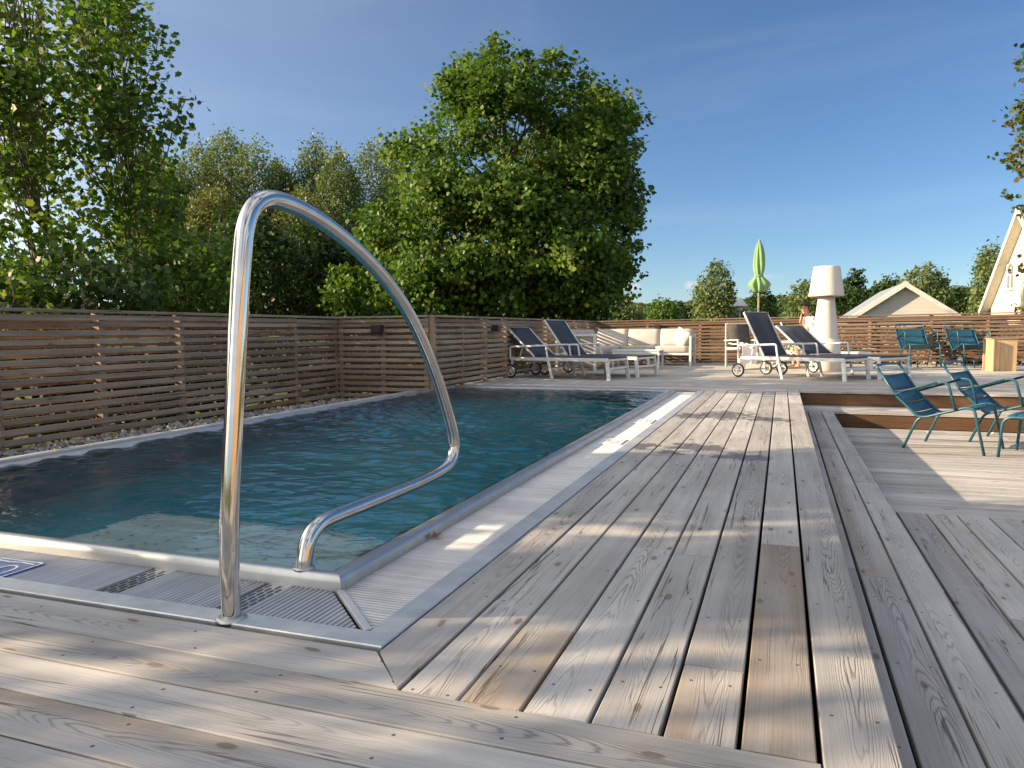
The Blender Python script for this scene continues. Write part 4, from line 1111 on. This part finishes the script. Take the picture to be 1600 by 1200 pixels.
def house():
    t = _T; t.location = (0, 0, 0)
    P = gable_house(t, 8., 31.0, 4.45, 4.78, 1.62, 12., 'x', M['cream'], .3, .45, .14, .2)
    for (b2, z0, z1, w) in ((1.8, 2.3, 3.1, 1.0), (-.65, 2.3, 3.1, 1.0)):
        f = MB(); y0 = 31.0+b2
        for s in (-1, 1): f.box(7.985, y0+s*w/2, (z0+z1)/2, .03, .12, z1-z0+.2)
        f.box(7.98, y0, z1+.06, .05, w+.30, .10); f.box(7.97, y0, z0-.06, .07, w+.30, .07); f.box(7.988, y0, (z0+z1)/2, .026, .07, z1-z0); f.box(7.989, y0, z0+(z1-z0)*.62, .024, w, .04)
        o = f.build('window', M['trim'], t)
        g = MB(); g.box(7.995, y0, (z0+z1)/2, .012, w, z1-z0); g.build('pane', M['glass'], o)
house()
t = thing('garden_shed', 'low white clad shed with grey gable roof behind the back fence', 'shed')
P_ = gable_house(t, 32., 4.35, 2.0, 2.42, 1.05, 7.5, 'y', M['whitewood'], .22, .28, .08, .17, M['shedtrim'])

t = thing('timber_lodge', 'brown timber clad lodge to the right of the camera', 'building', (0, 0, 0))
m = MB()
for k_ in range(26): m.board((11.5, -13., -.5+k_*.2), (0, 1, 0), (0, 0, 1), 15., .195, .03, c=.004, tone=.3)
m.box(14.5, -5.5, 2.1, 5.9, 14.9, 5.3); m.build('wall', M['post'], t)
m = MB(); m.box(14.4, -5.5, 4.95, 7.4, 16.4, .25); m.build('roof', M['roof'], t)
t = thing('street_lamp', 'white lamp post with cone shade behind the back fence', 'lamp post', (-1.32, 26., -.55))
m = MB(); m.tube([(0, 0, 0), (0, 0, 2.02)], .035, 10); m.build('lamp_post', M['zinc'], t)
m = MB(); m.lathe([(.05, 1.98), (.09, 2.02), (.10, 2.08), (.07, 2.13), (.03, 2.14)], 16); m.build('lamp_globe', M['white'], t)
m = MB(); m.lathe([(.25, 2.13), (.25, 2.145), (.14, 2.28), (.03, 2.42), (0, 2.43)], 24); m.build('lamp_shade', M['white'], t)

# ------------------------------------------------------------------ trees
LOBED = [(0, -.5, 0), (.22, -.32, .03), (.46, -.28, .10), (.37, -.02, .06), (.46, .18, .10), (.25, .25, .05), (0, .55, 0), (-.25, .25, .05), (-.46, .18, .10), (-.37, -.02, .06), (-.46, -.28, .10), (-.22, -.32, .03)]
OVAL = [(0, -.5, 0), (.30, -.12, .07), (.26, .2, .06), (0, .55, -.02), (-.26, .2, .06), (-.30, -.12, .07)]
QUAD = [(0, -.55, 0), (.36, 0, .08), (0, .6, 0), (-.36, 0, .08)]
def leaves(name, C, size, shape, mat, parent, out=None, up=.6, jit=.8, droop=.0, tone=None):
    """C (N,3) leaf centres; size (N,)"""
    N = len(C); sh = np.array(shape)
    n = RNG.normal(size=(N, 3))*jit; n[:, 2] += up
    if out is not None: n += out
    n /= np.linalg.norm(n, axis=1)[:, None]+1e-9
    a = RNG.normal(size=(N, 3)); a[:, 2] -= droop
    a -= n*(a*n).sum(1)[:, None]; a /= np.linalg.norm(a, axis=1)[:, None]+1e-9
    b_ = np.cross(n, a)
    V = C[:, None, :]+size[:, None, None]*(b_[:, None, :]*sh[None, :, 0, None]+a[:, None, :]*sh[None, :, 1, None]+n[:, None, :]*sh[None, :, 2, None])
    k = len(sh); V = V.reshape(-1, 3)
    me = bpy.data.meshes.new(name); me.vertices.add(N*k); me.vertices.foreach_set('co', V.astype('f').ravel())
    me.loops.add(N*k); me.loops.foreach_set('vertex_index', np.arange(N*k, dtype='i'))
    me.polygons.add(N); me.polygons.foreach_set('loop_start', np.arange(0, N*k, k, dtype='i'))
    me.update(calc_edges=True)
    at = me.attributes.new('rnd', 'FLOAT', 'POINT'); at.data.foreach_set('value', np.repeat(RNG.random(N), k).astype('f'))
    tn = tone if tone is not None else np.zeros(N)
    at = me.attributes.new('tone', 'FLOAT', 'POINT'); at.data.foreach_set('value', np.repeat(tn, k).astype('f'))
    me.materials.append(mat)
    o = bpy.data.objects.new(name, me); COL.objects.link(o); o.parent = parent
    return o
def inside(poly, P):
    x, y = P[:, 0], P[:, 1]; r = np.zeros(len(P), bool); n = len(poly)
    for i in range(n):
        (x1, y1), (x2, y2) = poly[i], poly[(i+1) % n]
        c = ((y1 > y) != (y2 > y)) & (x < (x2-x1)*(y-y1)/(y2-y1+1e-12)+x1); r ^= c
    return r
def edge_dist(poly, P):
    d = np.full(len(P), 1e9); n = len(poly)
    for i in range(n):
        a, b_ = np.array(poly[i]), np.array(poly[(i+1) % n]); ab = b_-a
        t_ = np.clip(((P-a)@ab)/(ab@ab+1e-12), 0, 1); d = np.minimum(d, np.linalg.norm(P-(a+t_[:, None]*ab), axis=1))
    return d
def limb(mb, a, b_, r0, r1, sag=.1, n=6, jit=.06):
    a, b_ = Vector(a), Vector(b_); L = (b_-a).length; pts = []
    for i in range(n+1):
        f = i/n; p = a.lerp(b_, f)+Vector((0, 0, -sag*L*sin(pi*f)))
        if 0 < i < n: p += Vector((random.gauss(0, 1), random.gauss(0, 1), random.gauss(0, 1)))*jit*L*.3
        pts.append(p)
    mb.tube(pts, [r0+(r1-r0)*i/n for i in range(n+1)], 7)
    return pts
def traced_tree(name, label, cat, outline, depth, nclus, per, lsize, shape, mat, thick, sig=.30, group=None, bark='bark', base=None, trunk_r=.16, flat_=.6, nl=40, up=.6, droop=.3, zb=-.55, tonefn=None, vs=1., boughs=0, bsig=.7):
    """crown volume from an outline given at a distance; thick = half depth of the crown"""
    Q = [px(x, y, depth) for x, y in outline]
    ctr = sum(Q, Vector())/len(Q)
    fw = Vector((CF.x, CF.y, 0)).normalized(); fw = Vector((ctr.x, ctr.y, 0)).normalized()
    rt = Vector((fw.y, -fw.x, 0))
    poly = [((q-ctr).dot(rt), q.z) for q in Q]
    bx = base if base is not None else (ctr.x, ctr.y)
    t = thing(name, label, cat, (bx[0], bx[1], zb), 0, group)
    xs, zs = [p[0] for p in poly], [p[1] for p in poly]
    pts = np.zeros((0, 2))
    while len(pts) < nclus:
        c_ = np.column_stack([RNG.uniform(min(xs), max(xs), nclus*3), RNG.uniform(min(zs), max(zs), nclus*3)])
        pts = np.vstack([pts, c_[inside(poly, c_)]])
    def depth_of(P):
        d = edge_dist(poly, P); dm = max(d.max(), 1e-3)
        return d, thick*np.sqrt(np.clip(d/dm*(2-d/dm), .02, 1))
    if boughs:
        B = pts[RNG.permutation(len(pts))[:boughs]]; d, T_ = depth_of(B)
        offb = RNG.random(boughs)**.42*np.sign(RNG.normal(size=boughs)-.25)*T_
        bi = RNG.integers(0, boughs, nclus*4)
        g = RNG.normal(size=(nclus*4, 3))*bsig; g[:, 1] *= .55
        pp = B[bi]+g[:, :2]; ok = np.where(inside(poly, pp))[0][:nclus]
        pts = pp[ok]; off = offb[bi[ok]]+g[ok, 2]; nclus = len(pts); d = edge_dist(poly, pts)
    else:
        pts = pts[:nclus]; d, T_ = depth_of(pts)
        off = RNG.random(nclus)**.42*np.sign(RNG.normal(size=nclus)-.25)*T_
    f3 = np.array(fw); r3 = np.array(rt); c3 = np.array((ctr.x, ctr.y, 0))
    C = c3+pts[:, :1]*r3+off[:, None]*f3; C[:, 2] = pts[:, 1]
    org = np.array((bx[0], bx[1], zb))
    # leaves round each cluster
    cl = RNG.integers(max(3, int(per*.6)), int(per*1.4)+1, nclus); ci = np.repeat(np.arange(nclus), cl)
    sg = np.minimum(sig, .10+d*.6)
    G = RNG.normal(size=(len(ci), 3)); G[:, 2] *= flat_
    Lp = C[ci]+G*sg[ci][:, None]*np.array([1, 1, vs])
    oc = (C-np.array((ctr.x, ctr.y, C[:, 2].mean()))); oc /= np.linalg.norm(oc, axis=1)[:, None]+1e-6
    sz = lsize*RNG.uniform(.65, 1.3, len(ci))
    tone = np.clip(RNG.random(nclus)[ci]*.75+RNG.random(len(ci))*.35-.1, 0, 1) if tonefn is None else tonefn(C, ci)
    leaves('crown', Lp-org, sz, shape, M[mat], t, oc[ci]*.5, up, .75, droop, tone)
    # trunk and limbs
    tb = MB(); zmin, zmax = min(zs), max(zs)
    b0 = Vector((0, 0, 0)); top = Vector((ctr.x-bx[0], ctr.y-bx[1], (zmin+(zmax-zmin)*.86)-zb))
    sp = limb(tb, b0, top, trunk_r, trunk_r*.18, 0, 10, .03)
    order = RNG.permutation(nclus)[:nl]
    for i in order:
        e = Vector(C[i]-org); hz = e.z-.25*Vector((e.x-top.x*.5, e.y-top.y*.5)).length-.2
        k = min(range(len(sp)), key=lambda j: abs(sp[j].z-max(.4, hz*.75)))
        r_ = max(.012, trunk_r*.42*(1-k/len(sp)*.75)); limb(tb, sp[k], e, r_, .006, .07, 6, .07)
    tb.build('trunk', M[bark], t)
    return t, C
BIG = [(728,58),(736,84),(752,92),(768,108),(776,82),(800,72),(806,95),(824,90),(818,116),(848,108),(866,106),(868,128),(892,118),(903,128),(934,125),(934,152),(962,165),(986,176),(980,215),(994,240),(985,258),(962,272),(992,285),(988,312),(1000,345),(978,368),(988,408),(980,444),(955,478),(930,506),(760,520),(600,515),(520,505),(523,465),(530,418),(560,424),(580,440),(592,405),(572,378),(570,330),(604,322),(612,285),(606,228),(632,214),(652,204),(672,214),(692,184),(680,168),(708,158),(712,112),(730,112),(722,72)]
traced_tree('maple_tree', 'large round bright green maple standing behind the fence corner', 'tree', BIG, 23., 2300, 40, .13, LOBED, 'maple', 3.1, .24, trunk_r=.22, nl=110, flat_=.6, boughs=250, bsig=.46)
# young maples close behind the left fence
traced_tree('young_maple', 'tall young maple with open branches behind the left fence', 'tree', [(150,-60),(205,-60),(222,20),(196,55),(232,48),(262,42),(262,72),(222,108),(248,122),(238,148),(262,168),(298,162),(284,188),(270,232),(242,262),(262,300),(250,350),(262,420),(250,505),(60,510),(30,420),(60,330),(40,240),(95,180),(112,90),(108,0),(112,-60)], 11.4, 330, 22, .092, LOBED, 'sapling', 1.7, .19, boughs=80, bsig=.33, trunk_r=.055, nl=80, group='young maples behind the left fence', up=.5, droop=.8)
traced_tree('young_maple', 'nearest young maple at the left edge, close behind the fence', 'tree', [(-60,-60),(80,-60),(92,-20),(96,40),(80,90),(98,150),(60,190),(72,260),(40,330),(60,420),(50,505),(-80,510)], 10.4, 270, 22, .094, LOBED, 'sapling', 1.4, .19, boughs=50, bsig=.3, trunk_r=.05, nl=70, group='young maples behind the left fence', up=.5, droop=.8)
shrub = [(('leafy_shrub', 'low leafy shrub with lit tips behind the left fence near the handrail'), [(225,400),(262,372),(300,388),(330,368),(362,402),(368,450),(362,505),(215,505),(218,450)], 10.6, 110, 17, .095, 'sapling'),
         (('leafy_shrub', 'broad low shrub under the open young maple by the left fence'), [(60,420),(100,392),(150,415),(190,388),(235,420),(240,505),(50,505)], 9.2, 90, 15, .08, 'darkleaf'),
         (('leafy_shrub', 'shrub at the far left edge just above the fence cap'), [(-60,400),(10,385),(60,420),(75,505),(-60,505)], 8.4, 80, 14, .08, 'sapling'),
         (('leafy_shrub', 'yellow-green shrub filling the gap left of the birches'), [(205,300),(232,255),(262,270),(280,300),(270,370),(262,430),(200,430)], 14., 110, 26, .12, 'maple')]
for (nm, lb), ol, dp, nc, per, ls, mt in shrub:
    traced_tree(nm, lb, 'shrub', ol, dp, nc, per, ls, LOBED, mt, 1.0, .17, boughs=34, bsig=.26, trunk_r=.03, nl=30, group='shrubs behind the left fence', bark='barkpale')
# dense dark undergrowth on the other side of the left fences
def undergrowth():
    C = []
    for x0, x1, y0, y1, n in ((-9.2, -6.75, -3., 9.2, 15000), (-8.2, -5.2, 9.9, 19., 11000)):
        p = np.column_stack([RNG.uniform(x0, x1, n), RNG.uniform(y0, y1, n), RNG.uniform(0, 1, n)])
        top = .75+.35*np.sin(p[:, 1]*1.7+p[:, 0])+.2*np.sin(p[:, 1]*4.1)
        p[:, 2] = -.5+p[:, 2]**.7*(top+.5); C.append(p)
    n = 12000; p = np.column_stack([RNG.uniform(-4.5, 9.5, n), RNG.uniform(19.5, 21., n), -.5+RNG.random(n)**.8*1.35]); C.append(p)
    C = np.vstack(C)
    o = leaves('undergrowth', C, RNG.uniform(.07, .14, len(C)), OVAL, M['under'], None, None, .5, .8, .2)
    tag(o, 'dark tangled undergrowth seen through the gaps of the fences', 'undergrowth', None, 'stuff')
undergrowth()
def round_tree(name, label, x, y, z0, z1, rx, n, per, ls, mat, tr=.06, group=None, seed=0):
    t = thing(name, label, 'tree', (x, y, -.55), 0, group)
    c = RNG.normal(size=(n, 3)); c /= np.linalg.norm(c, axis=1)[:, None]; c *= (RNG.random(n)**.4)[:, None]
    C = c*np.array((rx, rx, (z1-z0)/2))+np.array((0, 0, (z0+z1)/2+.55))
    ci = np.repeat(np.arange(n), per); L = C[ci]+RNG.normal(size=(n*per, 3))*.17
    leaves('crown', L, ls*RNG.uniform(.7, 1.3, n*per), LOBED, M[mat], t, c[ci]*.5, .5, .75, .4, RNG.random(n*per))
    m = MB(); sp = limb(m, (0, 0, 0), (0, 0, z1+.3), tr, tr*.25, 0, 8, .03)
    for i in range(min(n, 30)): limb(m, sp[min(8, 2+i % 6)], C[i], tr*.35, .006, .05, 5, .07)
    m.build('trunk', M['bark'], t)
GB = 'young maples behind the left fence'
round_tree('young_maple', 'slim young maple behind the fence, level with the near pool edge', -8.0, -.62, 1.8, 5.2, .36, 90, 30, .12, 'sapling', .05, GB)
round_tree('young_maple', 'sparse young maple behind the fence, left of the camera', -8.2, -3.05, .3, 4.9, 1.65, 260, 24, .12, 'sapling', .06, GB)
round_tree('young_maple', 'bushy young maple behind the fence beside the middle of the pool', -8.1, 1.05, 1.6, 4.2, .78, 190, 28, .12, 'sapling', .06, GB)
# bare pale stems behind the left fence
t = thing('bare_stems', 'cluster of bare pale crooked stems behind the left fence', 'stems', px(80, 500, 9.)[:])
o0 = t.location.copy(); m = MB()
for (x0, x1, y1) in ((72, 66, 400), (78, 98, 380), (20, 12, 430), (28, 40, 415), (92, 100, 445), (105, 90, 430), (88, 130, 385), (40, 20, 370)):
    limb(m, px(x0, 515, 9.1)-o0, px(x1, y1, 9.0+random.uniform(-.3, .3))-o0, .014, .006, .0, 8, .09)
m.build('stem_branches', M['barkpale'], t)
# birches far behind
birches = [(262,250,38,40,'birch'),(312,232,40,44,'birch'),(352,210,43,40,'birch'),(400,222,40,46,'birch'),(332,300,36,62,'birchdry'),(442,268,41,36,'birch'),(490,224,41,38,'birch'),(527,242,39,36,'birch'),(470,300,36,46,'birchdry'),(580,230,43,44,'birch'),(618,262,45,36,'birch')]
bl = ['slender birch at the left end of the far birch row', 'birch second from the left in the far birch row', 'tallest wispy birch in the left half of the far row', 'full birch directly above the bend of the handrail', 'yellowing birch in front of the left far birches', 'lower birch in the dip of the far birch row', 'narrow birch with two pointed tops right of the dip', 'birch leaning over the arch of the handrail', 'olive birch in front, seen inside the handrail arch', 'birch just left of the big maple', 'birch half hidden behind the big maple']
for (cx, ty, dp, hw, mt), lb in zip(birches, bl):
    ol = [(cx-6, ty+6), (cx+2, ty), (cx+hw*.35, ty+12), (cx+hw*.75, ty+36), (cx+hw, ty+75), (cx+hw*1.15, ty+150), (cx+hw, 505), (cx-hw, 505), (cx-hw*1.15, ty+150), (cx-hw*.95, ty+70), (cx-hw*.65, ty+30)]
    traced_tree('birch_tree', lb, 'tree', ol, dp, 520, 34, .14, QUAD, mt, 1.6, .28, 'birch trees far behind the pool', 'birchbark', trunk_r=.11, nl=30, flat_=1.6, up=.2, droop=1.2)
# dark shrubs between
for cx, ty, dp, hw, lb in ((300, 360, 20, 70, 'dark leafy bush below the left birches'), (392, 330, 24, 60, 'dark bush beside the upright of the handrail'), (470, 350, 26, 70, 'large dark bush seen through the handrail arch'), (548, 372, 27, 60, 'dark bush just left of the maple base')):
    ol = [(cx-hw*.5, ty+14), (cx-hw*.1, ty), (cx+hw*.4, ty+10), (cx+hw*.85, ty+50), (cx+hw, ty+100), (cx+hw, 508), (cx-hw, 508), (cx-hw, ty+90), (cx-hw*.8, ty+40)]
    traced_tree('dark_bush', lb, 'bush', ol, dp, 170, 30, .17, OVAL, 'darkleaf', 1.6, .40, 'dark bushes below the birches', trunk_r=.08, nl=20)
# trees over the back fence
far = [('birch_tree', 'lone birch standing behind the street lamp', [(1112,414),(1125,410),(1136,424),(1142,450),(1148,480),(1145,510),(1084,510),(1086,470),(1092,440),(1104,432)], 58, 190, 26, .22, 'birch', 1.6, 'birchbark'),
       ('leafy_tree', 'small tree right behind the parasol pole', [(1178,458),(1192,448),(1206,462),(1210,510),(1168,510)], 62, 80, 24, .24, 'darkleaf', 1.2, 'bark'),
       ('leafy_tree', 'tree rising between the person and the white lamp', [(1240,452),(1252,440),(1266,446),(1290,470),(1292,510),(1228,510)], 52, 110, 26, .22, 'birch', 1.5, 'bark'),
       ('leafy_tree', 'dark tree just right of the white lamp', [(1296,466),(1312,455),(1332,462),(1352,470),(1350,510),(1290,510)], 46, 120, 26, .2, 'darkleaf', 1.5, 'bark'),
       ('leafy_tree', 'low dark tree behind the shed ridge', [(1366,448),(1380,440),(1398,436),(1404,446),(1392,470),(1366,470)], 66, 60, 24, .25, 'darkleaf', 1.2, 'bark'),
       ('leafy_tree', 'broad green tree rising behind the right of the shed', [(1412,432),(1428,424),(1446,412),(1462,426),(1478,440),(1486,470),(1496,512),(1400,512),(1404,460)], 56, 230, 28, .24, 'birch', 2.2, 'bark'),
       ('leafy_tree', 'low bushy tree between the shed and the cream house', [(1480,462),(1500,452),(1522,466),(1530,512),(1478,512)], 60, 100, 26, .24, 'darkleaf', 1.6, 'bark'),
       ('birch_tree', 'tall birch against the left gable of the cream house', [(1530,402),(1542,392),(1556,386),(1566,400),(1568,440),(1560,512),(1506,512),(1516,470),(1526,440)], 50, 190, 26, .2, 'birch', 1.6, 'birchbark'),
       ('leafy_tree', 'pale round bush above the back fence left of the sofa end', [(944,488),(960,474),(985,478),(1000,490),(1000,512),(940,512)], 60, 90, 26, .24, 'birch', 1.4, 'bark'),
       ('leafy_tree', 'green bushy tree above the sofa back', [(1014,482),(1028,468),(1046,472),(1060,486),(1060,512),(1008,512)], 70, 100, 26, .26, 'maple', 1.6, 'bark')]
for nm, lb, ol, dp, nc, per, ls, mt, th, bk in far:
    traced_tree(nm, lb, 'tree', ol, dp, nc, per, ls, QUAD, mt, th, .36, 'trees beyond the back fence', bk, trunk_r=.09, nl=18, flat_=1.1, droop=.8)
# pine: tiers of needle tufts
t, C_ = traced_tree('pine_tree', 'dark pine with layered tufts behind the left end of the shed', 'tree', [(1328,424),(1334,420),(1346,424),(1342,432),(1352,438),(1346,446),(1356,456),(1350,470),(1318,470),(1312,455),(1322,448),(1316,440),(1328,434)], 60, 60, 40, .22, QUAD, 'pineneedle', .9, .26, None, trunk_r=.1, nl=24, flat_=.5)
# bronze tipped maple at the right edge
bt = lambda C, ci: np.clip(RNG.random(len(C))[ci]*.9+RNG.random(len(ci))*.3, 0, 1)
traced_tree('bronze_maple', 'bronze tipped maple reaching into the picture at the right edge', 'tree', [(1600,60),(1640,40),(1720,60),(1740,480),(1660,500),(1580,482),(1612,470),(1640,450),(1600,425),(1592,412),(1612,400),(1640,380),(1612,345),(1570,292),(1596,280),(1600,262),(1580,252),(1550,240),(1575,228),(1600,205),(1556,198),(1585,180),(1602,162),(1582,132),(1592,112)], 20., 330, 24, .125, LOBED, 'redmaple', 1.6, .17, trunk_r=.12, nl=60, tonefn=bt, base=tuple(px(1790, 500, 20.)[:2]))

# far wooded ridge
def forest():
    cs = []; n = 1900
    for i in range(n):
        xp = random.uniform(880, 1660) if i < 1000 else random.uniform(-900, 880); d = random.uniform(190, 440)
        p = px(xp, 514, d); z = hillz(p.x, p.y)
        if d < 330 and random.random() < .35: continue
        h = random.uniform(4.2, 7.4); cs.append((p.x, p.y, z, h))
    per = 85; C = []; sz = []; out = []; tone = []
    for x, y, z, h in cs:
        u = RNG.normal(size=(per, 3)); u /= np.linalg.norm(u, axis=1)[:, None]; u[:, 2] = np.abs(u[:, 2])*1.1-.15
        r = h*.42*RNG.uniform(.85, 1.12, per)
        C.append(np.array((x, y, z+h*.45))+u*r[:, None]*np.array((1, 1, 1.2))); out.append(u*1.3); sz.append(RNG.uniform(1.0, 1.9, per)); tone.append(np.full(per, random.random()))
    o = leaves('forest', np.vstack(C), np.concatenate(sz), QUAD, M['forest'], None, np.vstack(out), .3, .5, 0, np.concatenate(tone))
    tag(o, 'far wooded ridge along the horizon beyond the deck', 'forest', None, 'stuff')
forest()
